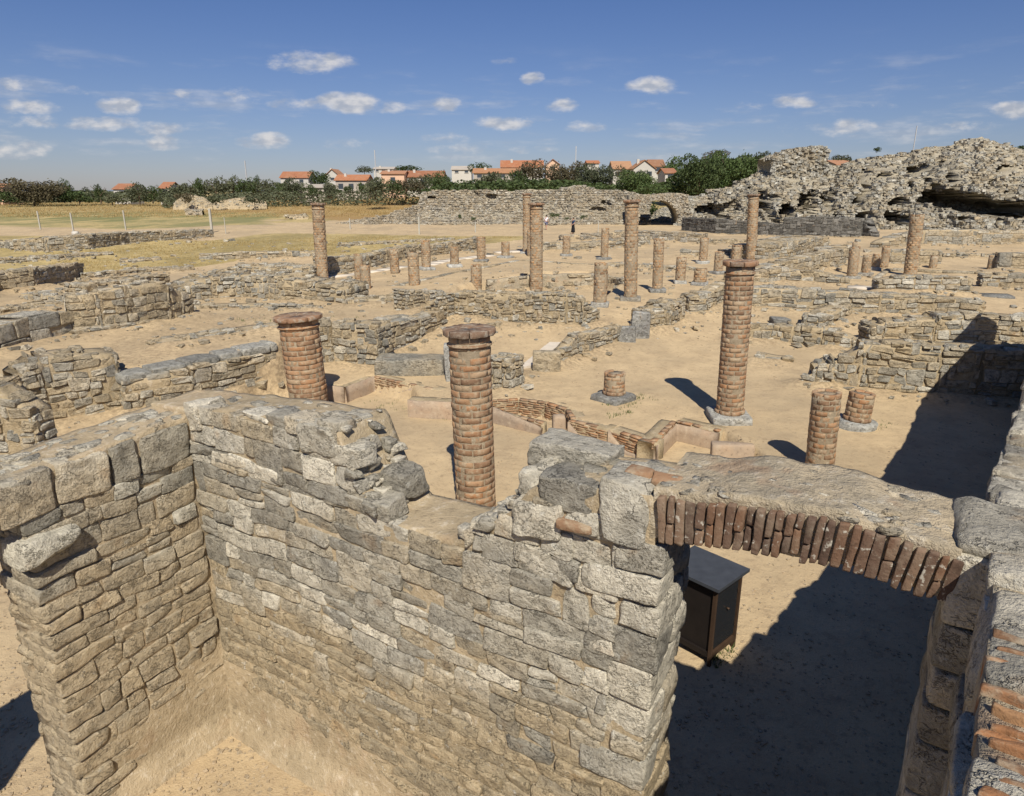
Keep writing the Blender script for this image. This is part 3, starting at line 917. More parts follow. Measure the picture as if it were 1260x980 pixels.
# pier blocks at the right end of the arch
pier = thing('stone_pier', 'narrow grey stone pier at the right end of the brick arch, half in shadow', 'pier')
z = -.1
while z < 3.5:
    h = random.uniform(.2, .3)
    if z + h > 3.36: h = 3.50 - z
    V, Fc = rock((5.535, z + .006, -.6), (5.76, z + h - .006, random.uniform(-.01, .01)), (6, 7, 8), .012, .012, .008, 9, MF0)
    newobj('stone', mk('stone', V, Fc), pier, M_front)
    z += h
V, Fc = rock((5.52, 3.46, -.58), (6.0, 3.56, -.02), (8, 4, 8), .03, .04, .02, 6, MF0)
tag(newobj('cap_stone', mk('cap_stone', V, Fc), pier, M_front), 'flat cracked stone capping the pier')

# ================================================================== BRICK COLUMNS
def brick_seg(R, a0, a1, z0, z1, dep=.10, na=4, bev=.008, amp=.004, radial=0.0):
    """curved brick, outer face proud of the mortar"""
    n = na; V = []; Fc = []
    ang = np.linspace(a0, a1, n + 1)
    rows = [(R - dep, z0), (R - bev, z0), (R, z0 + bev), (R, z1 - bev), (R - bev, z1), (R - dep, z1)]
    for i, a in enumerate(ang):
        e = bev / R if i == 0 else (-bev / R if i == n else 0)
        for j, (r, z) in enumerate(rows):
            rr = r - (bev if i in (0, n) and j in (2, 3) else 0) + (random.uniform(-amp, amp) if j in (1, 2, 3, 4) else 0)
            V.append((rr * math.cos(a + (0 if j not in (2, 3) else e * .5)), rr * math.sin(a), z + (random.uniform(-amp, amp) if j in (1, 4) else 0)))
    m = len(rows)
    for i in range(n):
        for j in range(m):
            j2 = (j + 1) % m
            Fc.append((i * m + j, (i + 1) * m + j, (i + 1) * m + j2, i * m + j2))
    Fc.append(tuple(range(m))[::-1][::-1]); Fc.append(tuple(n * m + k for k in range(m))[::-1])
    return np.array(V), Fc
def cyl(R0, R1, z0, z1, n=24, rings=6, amp=0.0):
    V = []; Fc = []
    for j in range(rings + 1):
        t = j / rings; r = R0 + (R1 - R0) * t; z = z0 + (z1 - z0) * t
        for i in range(n):
            a = 2 * math.pi * i / n
            rr = r + random.uniform(-amp, amp)
            V.append((rr * math.cos(a), rr * math.sin(a), z))
    for j in range(rings):
        for i in range(n):
            Fc.append((j * n + i, j * n + (i + 1) % n, (j + 1) * n + (i + 1) % n, (j + 1) * n + i))
    Fc.append(tuple(range(n))[::-1]); Fc.append(tuple(rings * n + i for i in range(n)))
    return np.array(V), Fc
TOPX = {585: 577, 376: 366, 902: 911.5, 1015: 1017, 1059: 1061, 395: 391, 660: 660, 777: 777.5, 926: 927.5, 1124: 1129, 648: 648, 739: 740, 810: 811, 509: 508, 1051: 1052}
def column(label, px, yb, yt, pw, single=False, cap=False, plinth=None, nb=7, ch=.105, base=False, name='brick_column', group=None, mat=None, broken=True, lean=(0, 0), xt=None):
    b = G(px, yb)
    R = pw / 2 * depth_of(b) / 845
    b.y += R
    Hh = zat(yt, b.y - (R if not cap else 0)) - b.z
    mat = mat or (M_brick if single else M_brickfar)
    xt = TOPX.get(px, xt)
    if xt is not None:
        aa, ff, _d = ray(xt, yt); lean = (math.atan2(aa * b.y / ff - b.x, Hh), 0)
    root = thing(name, label, 'column', (b.x, b.y, b.z), group)
    root.rotation_euler = (lean[1], lean[0], random.uniform(0, 6))
    if lean != (0, 0): root.rotation_euler = (lean[1], lean[0], 0)
    z0 = 0.0
    if plinth:
        pm = plinth * R; ph = .16 if plinth < 1.9 else .2
        a = random.uniform(-.2, .2)
        def Mp(Q): return np.stack([Q[:, 0] * math.cos(a) - Q[:, 1] * math.sin(a), Q[:, 0] * math.sin(a) + Q[:, 1] * math.cos(a), Q[:, 2]], 1)
        if plinth == 1.7:
            V, Fc = cyl(pm, pm * .96, -.1, ph, 20, 3, .012)
        else: V, Fc = rock((-pm, -pm, -.1), (pm, pm, ph), (6, 6, 3), .035, .03, .012, 6, Mp)
        o = newobj('plinth', mk('plinth', V, Fc), root, M_plinth)
        z0 = ph
    capz = Hh - (.10 if cap else 0)
    V, Fc = cyl(R * .978, R * .975, -.05, capz - (.03 if cap else .04), 20, max(3, int(capz / .15)), R * .012)
    newobj('mortar_core', mk('mortar_core', V, Fc), root, M_jointm)
    n = max(2, round((capz - z0) / ch)); hh = (capz - z0) / n
    variants = []
    if single:
        for _ in range(10):
            q1, q2 = random.uniform(.015, .05), random.uniform(.015, .05)
            V, Fc = brick_seg(R * random.uniform(.985, 1.01), -math.pi / nb + q1, math.pi / nb - q2, random.uniform(.006, .014), hh - random.uniform(.006, .014), R * .35, 5, .006, .004)
            me = mk('brick', V, Fc); me.materials.append(mat); variants.append(me)
        for i in range(n):
            a = (i % 2) * math.pi / nb + random.uniform(-.05, .05)
            for k in range(nb):
                if (broken and not cap and i >= n - 2 and random.random() < .3) or random.random() < .025: continue
                o = newobj('brick', variants[random.randrange(10)], root)
                o.location = (0, 0, z0 + i * hh)
                s = random.uniform(.985, 1.012)
                o.scale = (s, s, 1)
                o.rotation_euler = (0, 0, a + k * 2 * math.pi / nb)
    else:
        mb = MB()
        for i in range(n):
            a = (i % 2) * math.pi / nb + random.uniform(-.08, .08)
            for k in range(nb):
                if broken and not cap and i >= n - 2 and random.random() < .35: continue
                a0 = a + k * 2 * math.pi / nb
                V, Fc = brick_seg(R * random.uniform(.98, 1.02), a0 - math.pi / nb + .03, a0 + math.pi / nb - .03, z0 + i * hh + .008, z0 + (i + 1) * hh - .008, R * .3, 2, .008, .004)
                mb.add(V, Fc)
        o = newobj('brickwork', mb.mesh('brickwork'), root, mat); o['kind'] = 'stuff'
    if base:
        for i in range(nb):
            V, Fc = brick_seg(R * 1.12, i * 2 * math.pi / nb + .02, (i + 1) * 2 * math.pi / nb - .02, z0, z0 + .09, R * .4, 4, .02, .004)
            newobj('base_brick', mk('base_brick', V, Fc), root, mat)
    if cap:
        mb = MB()
        # collar then the spreading cap of wedge bricks
        for (r_, za, zb) in ((1.07, capz - .17, capz - .145),):
            V, Fc = cyl(R * r_, R * r_, za, zb, 28, 1, .003); mb.add(V, Fc)
        newobj('collar', mb.mesh('collar'), root, mat)
        nw = 7; off = random.uniform(0, 1)
        for i in range(nw):
            a0 = off + i * 2 * math.pi / nw
            V, Fc = brick_seg(R * 1.23 * random.uniform(.985, 1.01), a0 + .006, a0 + 2 * math.pi / nw - .006, capz, Hh + random.uniform(-.008, .008), R * 1.1, 6, .012, .006)
            newobj('cap_brick', mk('cap_brick', V, Fc), root, M_capb)
    return root
FARG = None
column('tall brick column with spreading cap, nearest one, standing in the sunken court behind the wall', 585, 637, 404, 50, True, True, nb=6, ch=.112, lean=(-.015, 0))
column('thick reddish brick column with a cap at left, beside the grey coping', 376, 519, 388, 47, True, True, nb=6, ch=.115)
column('tall slender brick column casting a long shadow on the sand, on a pale square plinth', 902, 521, 321, 33, True, True, plinth=1.5, nb=7, ch=.105, base=True)
column('waist-high brick column stub behind the arch, beside a short shadow', 1015, 586, 487, 34, True, False, nb=7, ch=.105, base=True)
column('low broken brick stump on a round pale plinth, right of the waist-high stub', 1059, 530, 487, 30, True, False, plinth=1.7, nb=7, ch=.1, base=True)
column('very short brick stump on a square pale plinth in the middle of the sandy court', 757, 496, 461, 26, True, False, plinth=1.6, nb=6, ch=.09, base=True)
FC = [
 ('tall capped brick column furthest left, pale mortar speckling its bricks', 395, 349, 250, 15, True, None),
 ('dark brick stump just right of the leftmost tall column', 441, 344, 313, 11, False, None),
 ('low brick stump in front of the dark stump near the leftmost tall column', 449, 356, 327, 13, False, None),
 ('brick stump beside the white paving strip, third from the leftmost tall column', 485, 337, 307, 11.5, False, None),
 ('broad speckled brick stump left of centre, nearest to the rubble wall', 509, 352, 311, 14, False, None),
 ('brick stump on a plinth behind the broad speckled stump', 524, 333, 296, 11.5, False, 1.6),
 ('short brick stump on a grey plinth, middle of the white paving strip', 559, 329, 304, 11, False, 1.6),
 ('low brick stump at the left corner of the sunken pool', 586, 358, 326, 13.5, False, None),
 ('brick stump on a plinth at the end of the white paving strip', 592, 323, 292, 11, False, 1.6),
 ('squat brick stump on a white plinth left of the pair of tall columns', 622, 318, 298, 10.5, False, 1.6),
 ('tall thin capped brick column, farther of the pair left of centre', 648, 313, 238, 9.5, True, 1.6),
 ('tall capped brick column in front of the pair left of centre, by the pool', 660, 359, 250, 16, True, None),
 ('small brick stump on a plinth beyond the pool, below the two visitors', 697, 316, 291, 9.5, False, 1.7),
 ('short thick brick column in front of the tall capped one, right pool edge', 739, 378, 324, 17, False, 1.35),
 ('slim brick stump on a plinth beyond the pool, left of the tall capped column', 744, 320, 281, 9.5, False, 1.6),
 ('tall thick capped brick column at the right corner of the pool on a plinth', 777, 371, 246, 16.5, True, 1.5),
 ('double-height brick stump immediately right of the thick capped column', 810, 360, 294, 13, False, 1.5),
 ('pale speckled brick stump right of the double-height stump', 838, 350, 317, 12.5, False, 1.35),
 ('brick stump with a grey slab under it, back row right of the pool', 866, 325, 293, 10.5, False, 1.7),
 ('flaring low brick stump in front of the one on the grey slab', 863, 352, 331, 16, False, 1.3),
 ('broken-topped brick stump left of the tall slender shadow-casting column', 885, 338, 310, 11.5, False, 1.5),
 ('brick stump seen directly behind the cap of the shadow-casting column', 907, 324, 302, 12, False, 1.4),
 ('tall capped brick column standing before the ruined mound', 926, 321, 239, 12.5, True, None),
 ('brick stump at the left of the close group of four on the right', 1051, 344, 304, 12.5, False, 1.3),
 ('leaning short brick stump second in the close group of four on the right', 1067, 340, 314, 11, False, 1.3),
 ('dusty short brick stump third in the close group of four on the right', 1079, 333, 313, 10, False, 1.3),
 ('rearmost brick stump of the close group of four on the right', 1090, 329, 303, 10, False, None),
 ('tall bare brick column without a cap on the right, before the mound', 1124, 341, 264, 15.5, False, None),
 ('small lone brick stump right of the tall capless column', 1150, 331, 315, 9, False, None),
 ('small lone brick stump farthest right beside a grey block wall', 1222, 332, 315, 9, False, None),
 ('thin brick remnant standing against the leftmost stump of the group of four', 1048, 338, 298, 6, False, None),
 ('brick stump half hidden between the pair of tall columns', 653, 316, 284, 9, False, None),
]
for lab, px, yb, yt, pw, cap, pl in FC:
    column(lab, px, yb, yt, pw, False, cap, pl, nb=8, ch=.11, group='brick columns of the colonnades', lean=(0, 0))

# ================================================================== BASIN LINING in the sunken court
def retaining(label, P, zlow, name='brick_lining', plaster=False, zh=.02, th=.36, top_profile=None, cat='low wall'):
    """P: list of (px,py) on the upper edge at z=0; bricks face the sunken side"""
    pts = [Vector(GZ(*p)) for p in P]
    root = thing(name, label, cat)
    mat = M_brick
    for i in range(len(pts) - 1):
        a, b = pts[i], pts[i + 1]; d = b - a; L = d.length
        Mx = frame(a, d)
        V, Fc = core(Mx, 0, L, lambda u: zlow - .1, lambda u: zh - .02, th, step=.1, amp=.01, fw=-.005, nf=4)
        newobj('mortar_core', mk('mortar_core', V, Fc), root, M_midmortar)
        if plaster:
            tp = top_profile or (lambda t: zh)
            nu = max(4, int(L / .12)); V = []; Fc = []
            us = np.linspace(0, L, nu + 1)
            for u in us:
                t = u / L; zt = max(zlow + .06, tp(t) + random.uniform(-.02, .01))
                for z, w in ((zlow - .1, .07), (zlow + .02, .06), ((zlow + zt) / 2, .052), (zt, .05), (zt, .0), (zlow - .1, -.0)):
                    V.append((u, z, w + random.uniform(-.003, .003)))
            m = 6
            for k in range(nu):
                for j in range(m):
                    j2 = (j + 1) % m
                    Fc.append((k * m + j, (k + 1) * m + j, (k + 1) * m + j2, k * m + j2))
            Fc.append(tuple(range(m))[::-1]); Fc.append(tuple(nu * m + k for k in range(m)))
            newobj('plaster_face', mk('plaster_face', Mx(np.array(V)), Fc), root, M_plaster)
        if not plaster or top_profile:
            nrow = int(round((zh - zlow) / .058))
            for r in range(nrow):
                z0 = zlow + r * (zh - zlow) / nrow; z1 = z0 + (zh - zlow) / nrow
                u = -random.uniform(0, .2)
                while u < L:
                    ub = min(u + random.uniform(.22, .32), L); ua = max(u, 0)
                    if ub - ua > .06 and not (r == nrow - 1 and random.random() < .2):
                        V, Fc = rock((ua + .006, z0 + .006, -.12), (ub - .006, z1 - .005, random.uniform(.0, .02)), (2, 2, 2), .006, .008, .004, 12, Mx)
                        newobj('brick', mk('brick', V, Fc), root, mat)
                    u = ub
    return root
ZB = BASIN_Z
retaining('pinkish plastered lining at the far left of the sunken court', [(378, 473), (424, 477)], ZB, 'plastered_lining', True)
retaining('plastered lining returning back towards the small brick niche', [(424, 477), (459, 464)], ZB, 'plastered_lining', True)
retaining('brick niche wall with a leftover triangle of plaster, below the long grey block', [(459, 464), (540, 481)], ZB, 'brick_lining', True, top_profile=lambda t: -.36 + .3 * max(0, 1 - abs(t - .62) / .3))
retaining('long worn plaster panel behind the nearest tall column', [(502, 493), (604, 498)], ZB, 'plastered_lining', True)
retaining('plaster panel sloping down to the right of the nearest tall column', [(604, 499), (668, 514)], ZB, 'plastered_lining', True, top_profile=lambda t: .0 - .25 * t, zh=-.12, th=.16)
retaining('curved brick edge of the planting bed in the court', [(604, 494), (638, 492), (670, 496), (696, 504), (703, 516)], ZB, 'brick_lining')
retaining('brick wall of the planting bed with a broken plaster corner', [(700, 518), (750, 529), (805, 546)], ZB, 'brick_lining', True, top_profile=lambda t: .0 - .45 * min(1, t * 2.2))
retaining('slanting plaster-faced brick return of the planting bed', [(805, 546), (832, 519)], ZB, 'brick_lining', True, top_profile=lambda t: -.05)
retaining('plastered recess wall with a brick edge below the shadow-casting column', [(832, 519), (886, 531)], ZB, 'plastered_lining', True, top_profile=lambda t: -.04)
def slab_px(label, x0, x1, yb, yt, th=.12, name='stone_slab', mat=None, cat='slab', tilt=0.0, z0=None, n=(6, 5, 3)):
    a = G(x0, yb); b = G(x1, yb)
    zt = zat(yt, a.y)
    d = b - a; Mx = frame((a.x, a.y), (d.x, d.y))
    V, Fc = rock((0, a.z - .1, -th), (d.length, zt, 0), n, .03, .03, .012, 5, Mx)
    o = newobj(name, mk(name, V, Fc), None, mat or M_mid)
    return tag(o, label, cat)
slab_px('worn grey plaster slab standing upright just behind the brick arch', 874, 928, 577, 547, .3, mat=M_plaster)
slab_px('tiny upright plaster stub where the curved brick edge ends', 680, 697, 540, 513, .2, mat=M_plaster)

# ================================================================== MIDDLE GROUND WALLS
S = dict(single=True)
wall('tan block wall stub at far left with a big rounded grey block on top', [(-40, 548, 480), (8, 545, 478), (40, 530, 462), (66, 524, 440), (157, 507, 435)], 1.0, hh=(.16, .3), ww=(.28, .6), mat=M_midtan)
wall('low rough grey wall remnant at the left edge just beyond the near wall', [(-60, 590, 476), (18, 588, 480), (56, 590, 512)], .5, hh=(.18, .3), ww=(.3, .6))
wall('masonry below the long grey coping left of the thick reddish column', [(157, 512, 472), (240, 497, 453), (346, 480, 431)], .7, hh=(.2, .32), ww=(.3, .7), mat=M_midtan, topst=False)
# coping stones
M_coping = stone_mat('coping_stone', tanbias=-.25, lichen=.4, grey=(.31, .30, .26), dark=(.2, .195, .175), var=.2)
cp = thing('coping_course', 'long course of smooth grey coping stones topping the terrace wall', 'coping')
a = G(157, 512); b = G(346, 480); d = b - a; Mx = frame((a.x, a.y), (d.x, d.y)); L = d.length
zA = zat(463, a.y); zB_ = zat(421, b.y); u = 0
while u < L:
    w = random.uniform(.5, .95); ub = min(u + w, L); t = (u + ub) / 2 / L; zt = zA + (zB_ - zA) * t
    V, Fc = rock((u + .005, zt - .24, -.62), (ub - .005, zt, .06), (7, 4, 6), .03, .012, .012, 5, Mx)
    newobj('coping_stone', mk('coping_stone', V, Fc), cp, M_coping); u = ub
wall('massive low grey wall with a crack at the left edge', [(-120, 470, 425), (0, 436, 400), (40, 424, 392), (95, 411, 384)], 1.1, hh=(.28, .5), ww=(.6, 1.4), amp=.05)
wall('wall of large squared grey and ochre blocks left, standing above the sand strip', [(86, 412, 364), (130, 409, 360), (160, 405, 352), (211, 396, 348)], .7, hh=(.24, .4), ww=(.3, .6), mat=M_midtan)
wall('crumbling end of the block wall running right towards the bank', [(211, 396, 350), (240, 388, 366)], .6, hh=(.2, .3), ww=(.3, .5), mat=M_midtan)
wall('low kerb of stones at the foot of the squared block wall', [(95, 416, 408), (190, 402, 396)], .4, hh=(.1, .2), ww=(.3, .6), topst=True)
wall('broad rubble bank in front of the leftmost tall column', [(222, 374, 356), (262, 370, 341), (300, 369, 339), (345, 373, 341), (391, 374, 349), (424, 376, 354)], 1.8, hh=(.16, .3), ww=(.25, .5))
wall('low broken wall far behind the rubble bank at left', [(246, 323, 314), (300, 321, 310), (390, 318, 310)], .8, hh=(.18, .28), ww=(.4, .8), single=False)
wall('courses of thin stone behind the rubble bank, left of the leftmost tall column', [(250, 346, 336), (300, 348, 328), (386, 350, 327)], 1.0, hh=(.12, .2), ww=(.25, .5), single=False)
wall('layered wall running right from the leftmost tall column to the pool', [(398, 341, 316), (440, 335, 317), (500, 322, 303), (548, 315, 300), (592, 309, 292)], .7, hh=(.13, .22), ww=(.3, .6), single=False)
wall('long low wall of ochre blocks with grey top at the left edge', [(-80, 385, 350), (0, 361, 337), (45, 356, 331), (105, 343, 324)], .9, hh=(.2, .34), ww=(.35, .7), mat=M_midtan)
wall('line of loose rubble stones at left between two block walls', [(26, 372, 362), (52, 375, 362), (80, 376, 366)], .8, hh=(.18, .3), ww=(.25, .5))
wall('rough rubble strip on top of the sand behind the squared block wall', [(106, 364, 352), (150, 358, 346), (210, 352, 338)], 1.4, hh=(.16, .28), ww=(.25, .5), mat=M_midtan)
wall('scattered footing stones in the dry grass left of centre', [(150, 325, 320), (200, 322, 318)], .8, hh=(.14, .25), ww=(.3, .6), single=False)
wall('low footing line on the sandy slope left of the bank', [(170, 338, 331), (216, 336, 330)], .8, hh=(.14, .25), ww=(.3, .6), single=False)
wall('long dark-based dry stone wall across the field at far left', [(-120, 312, 300), (0, 308, 297), (57, 311, 293), (110, 308, 289), (160, 301, 286), (264, 293, 283)], 1.3, hh=(.16, .28), ww=(.3, .6), single=False, mat=M_mid)
LW = [([(-60, 330, 322), (60, 322, 315), (140, 316, 311)], 'faint low footing in the dry grass before the field wall at left'),
      ([(-60, 400, 388), (30, 386, 377), (92, 378, 371)], 'low pale wall line between the ochre wall and the massive cracked wall'),
      ([(110, 346, 338), (180, 338, 331), (240, 334, 328)], 'thin pale wall line left of the rubble bank'),
      ([(212, 384, 378), (300, 382, 376), (388, 384, 379)], 'low kerb of rubble along the sand strip under the bank'),
      ([(200, 430, 424), (300, 412, 407), (384, 402, 397)], 'barely raised line of stones across the upper sand terrace'),
      ([(290, 332, 326), (360, 331, 325)], 'small double footing before the layered wall at left'),
      ([(420, 306, 300), (500, 301, 296), (560, 298, 293)], 'low line of stones in yellow grass behind the colonnade'),
      ([(426, 378, 370), (470, 376, 368), (500, 372, 364)], 'short worn footing left of the central rubble wall'),
      ([(400, 330, 322), (470, 322, 314), (540, 313, 306)], 'second low footing beside the white paving'),
      ([(930, 446, 438), (975, 450, 442)], 'row of sunken stones at the left foot of the broad right wall') ,
      ([(1045, 372, 366), (1110, 374, 368), (1180, 376, 370)], 'thin footing line before the wall of the tall capless column'),
      ([(1160, 318, 312), (1225, 320, 314)], 'low footing between the two lone stumps on the right'),
      ([(890, 314, 308), (935, 313, 306)], 'low stones left of the tumbled heap of walls'),
      ([(745, 330, 324), (800, 333, 327), (850, 337, 331)], 'low course of blocks beyond the pool on the right'),
      ([(860, 300, 295), (930, 301, 296), (955, 304, 298)], 'long low wall line crossing before the dark masonry')]
for pts_, lab_ in LW:
    wall(lab_, pts_, random.uniform(.5, 1.0), hh=(.10, .18), ww=(.22, .5), single=False, mat=M_mid if random.random() < .6 else M_midtan)
# centre
wall('tall rough wall with a dark hole, right of the thick reddish column', [(389, 454, 390), (412, 450, 398), (440, 453, 399), (467, 456, 401)], .8, hh=(.2, .34), ww=(.3, .6), amp=.06, mat=M_mid)
wall('layered stone wall climbing away right from the wall with the hole', [(467, 444, 402), (517, 421, 392), (551, 401, 382)], 1.1, hh=(.14, .24), ww=(.35, .8))
b_ = slab_px('long weathered grey block lying in front of the climbing wall', 461, 546, 463, 443, .9, 'long_stone_block', M_mid, 'stone block', n=(12, 5, 8))
slab_px('thin grey upright post stone left behind the nearest tall column', 547, 557, 470, 424, .2, 'stone_post', M_plinth, 'stone')
wall('squared grey block wall end right of the nearest tall column', [(598, 478, 440), (629, 483, 442)], .7, hh=(.2, .32), ww=(.2, .4))
wall('return of the squared block wall beside the marble threshold', [(629, 483, 442), (642, 463, 437)], .25, hh=(.2, .3), ww=(.2, .4))
slab_px('rough pitted stone block at the right of the marble threshold', 656, 690, 458, 433, .32, 'stone_block', M_mid, 'stone block', n=(8, 6, 6))
wall('low stepped wall rising right from the pitted block', [(691, 450, 432), (712, 441, 412), (745, 429, 405), (763, 422, 401)], .35, hh=(.16, .28), ww=(.3, .6))
slab_px('small pale stone panel leaning low before the upright slab', 761, 782, 423, 402, .12, 'stone_slab', M_plinth)
slab_px('rounded grey slab standing upright at the end of the stepped wall', 776, 799, 418, 384, .2, 'stone_slab', M_plinth, n=(6, 8, 4))
wall('overgrown earthy wall lump right of the upright slab', [(799, 410, 387), (826, 404, 375), (843, 394, 369)], 1.0, hh=(.16, .28), ww=(.25, .5), amp=.08, mat=M_midtan)
wall('long rubble wall in the centre below the colonnade', [(502, 386, 358), (560, 392, 361), (630, 400, 362), (697, 404, 361), (716, 405, 371), (738, 399, 382)], .8, hh=(.13, .22), ww=(.2, .42))
wall('squared grey block wall stub right of the sandy gap in the centre', [(846, 387, 366), (870, 386, 361)], .9, hh=(.2, .32), ww=(.35, .7))
wall('wall side running back from the squared stub towards the shadow-casting column', [(870, 386, 362), (896, 372, 347)], .6, hh=(.2, .32), ww=(.35, .7), mat=M_midtan)
# marble threshold
mt = thing('marble_threshold', 'pale marble paving slabs in the gap of the court wall', 'paving')
A, B_, C_, D_ = [G(*p) for p in [(640, 458), (657, 449), (716, 423), (672, 424)]]
q00, q10, q11, q01 = G(636, 457), G(662, 451), G(714, 424), G(676, 423)
for i in range(6):
    for j in range(2):
        def bl(s, t): return q00.lerp(q10, s).lerp(q01.lerp(q11, s), t)
        c = [bl((j + a) / 2, (i + b) / 6) for a, b in ((.02, .02), (.98, .02), (.98, .98), (.02, .98))]
        hgt = .07 + random.uniform(-.01, .01)
        V = [(p.x, p.y, p.z - .05) for p in c] + [(p.x, p.y, p.z + hgt) for p in c]
        newobj('paving_slab', mk('paving_slab', V, [(0, 1, 2, 3)[::-1], (4, 5, 6, 7), (0, 1, 5, 4), (1, 2, 6, 5), (2, 3, 7, 6), (3, 0, 4, 7)], False), mt, M_marble)
def strip(label, pts, w, h=.06, name='paving_strip', mat=None, seg=.9, piece='paving_slab', cat='paving', single=True):
    root = thing(name, label, cat); pts = [G(*p) for p in pts]; k = 0
    for a, b in zip(pts[:-1], pts[1:]):
        d = Vector((b.x - a.x, b.y - a.y)); L = d.length; n = max(1, int(L / seg)); Mx = frame((a.x, a.y), d)
        for i in range(n):
            z = a.z + (b.z - a.z) * (i + .5) / n
            V, Fc = rock((L * i / n + .01, z - .08, -w), (L * (i + 1) / n - .01, z + h + random.uniform(-.01, .01), 0), (2, 2, 2), .015, .01, .004, 5, Mx)
            newobj(piece, mk(piece, V, Fc), root, mat or M_marble); k += 1
    return root
strip('white paving strip beginning at the leftmost tall column', [(404, 343), (440, 339), (505, 329)], .9)
strip('white paving strip continuing behind the short stumps', [(535, 327), (560, 321), (612, 315)], .9)
strip('white slabs at the far end of the paving by the squat stump', [(615, 312), (646, 310)], .9)
strip('long dark stone gutter edge in front of the left colonnade', [(420, 366), (500, 350), (560, 337), (640, 321)], .3, .05, 'gutter_edge', M_mid, 1.1, 'edge_stone', 'kerb')
strip('long stone gutter edge along the far side of the pool', [(640, 321), (700, 325), (770, 329), (860, 333)], .3, .06, 'gutter_edge', M_mid, 1.1, 'edge_stone', 'kerb')
strip('brown stone kerb running right past the tall capless column', [(1082, 344), (1098, 333), (1160, 336), (1240, 339)], .3, .12, 'gutter_edge', M_midtan, 1.0, 'edge_stone', 'kerb')
strip('pale slabs before the group of four brick stumps', [(1042, 355), (1078, 357)], .9)
strip('grey plank-like slabs at the right edge beyond the block walls', [(1208, 366), (1250, 368)], .9, .1, mat=M_plinth)
# low lining of the pool
wall('earth-sided edge of the sunken pool in the centre', [(600, 360, 345), (668, 356, 338), (730, 355, 337)], .3, name='pool_edge', hh=(.2, .3), ww=(.4, .8), mat=M_midtan, mort=M_sandmortar, skip=.5, topst=False)
wall('block footing inside the pool behind the thick capped column', [(726, 343, 337), (766, 352, 344)], .4, hh=(.15, .25), ww=(.3, .6), mat=M_midtan)
# right side
wall('broad wall of dark and ochre blocks at right, partly in the big shadow', [(985, 474, 466), (1004, 477, 455), (1024, 478, 443), (1056, 482, 424), (1149, 488, 427), (1200, 493, 431), (1290, 498, 433)], .8, hh=(.17, .28), ww=(.28, .6), mat=M_mid)
wall('grey upper wall with a blackened brick hearth, just behind the broad right wall', [(1068, 428, 405), (1084, 428, 398), (1145, 430, 393), (1147, 430, 388), (1290, 434, 393)], .8, hh=(.18, .3), ww=(.35, .7))
wall('low knobbly wall right of the shadow-casting column', [(906, 420, 402), (975, 424, 402), (1013, 429, 405), (1048, 435, 419)], .7, hh=(.18, .28), ww=(.25, .5), amp=.06)
wall('short block wall left of the ochre-sided return', [(986, 405, 388), (1013, 408, 391)], .9, hh=(.18, .28), ww=(.4, .7))
wall('ochre-sided wall returning between the knobbly wall and the long grey wall', [(1013, 408, 391), (1048, 389, 374)], .8, hh=(.18, .28), ww=(.35, .7), mat=M_midtan)
slab_px('flat loose grey stone lying on the knobbly wall', 952, 974, 402, 393, .6, 'loose_slab', M_plinth)
wall('long grey block wall crossing the right side in mid-distance', [(920, 381, 353), (1013, 385, 358), (1080, 391, 362), (1130, 388, 365), (1209, 394, 371)], .8, hh=(.2, .32), ww=(.4, .8))
wall('low grey wall below the tall capless column', [(1079, 360, 345), (1124, 361, 339), (1195, 363, 343)], .8, hh=(.2, .32), ww=(.4, .8))
wall('short grey wall at the right edge behind the plank-like slabs', [(1206, 355, 338), (1290, 358, 339)], .7, hh=(.2, .32), ww=(.4, .8))
wall('low wall line behind the long grey wall, right of the shadow-casting column', [(925, 352, 340), (960, 350, 330), (1000, 350, 334), (1044, 352, 344)], 1.0, hh=(.16, .26), ww=(.4, .8), single=False)
wall('tumbled walls forming a low heap in front of the dark masonry', [(940, 322, 304), (975, 318, 297), (1000, 312, 292), (1018, 310, 293)], 2.4, hh=(.16, .28), ww=(.4, .8), single=False)
wall('broken wall angling across the right colonnade', [(905, 347, 338), (960, 342, 324), (1000, 336, 314), (1040, 328, 305)], .8, hh=(.16, .28), ww=(.4, .8), single=False, mat=M_midtan)
wall('low rubble wall behind the group of four stumps', [(1018, 322, 306), (1046, 320, 303)], 1.2, hh=(.16, .28), ww=(.4, .8), single=False)
wall('grey smooth wall seen behind the tall capless column', [(1094, 327, 308), (1157, 328, 309)], .7, hh=(.3, .5), ww=(.6, 1.2), single=False)
wall('grey block wall at the right edge beside the last stump', [(1226, 333, 312), (1300, 335, 313)], .7, hh=(.3, .5), ww=(.6, 1.2), single=False)
wall('stepped grey wall at the foot of the ruined mound on the right', [(1086, 306, 299), (1108, 304, 290), (1140, 302, 283), (1200, 302, 283), (1300, 303, 285)], 1.0, hh=(.25, .4), ww=(.6, 1.2), single=False)
wall('small squared wall piece beyond the back row of stumps', [(836, 317, 307), (864, 318, 308)], .7, hh=(.25, .4), ww=(.4, .9), single=False)
wall('low layered terrace wall below the two visitors', [(655, 311, 298), (700, 309, 300), (745, 307, 297), (800, 303, 290)], .8, hh=(.18, .3), ww=(.4, .9), single=False, mat=M_mid)
wall('upper terrace footing between the visitors and the small archway', [(690, 297, 290), (780, 296, 284), (866, 300, 288)], .8, hh=(.18, .3), ww=(.4, .9), single=False, mat=M_far)
wall('dark masonry wall at the foot of the mound, long left part', [(838, 285, 268), (880, 289, 270), (962, 291, 276)], .8, hh=(.22, .3), ww=(.4, .8), single=False, mat=M_dark, mort=M_dark, skip=.0, gap=.01)
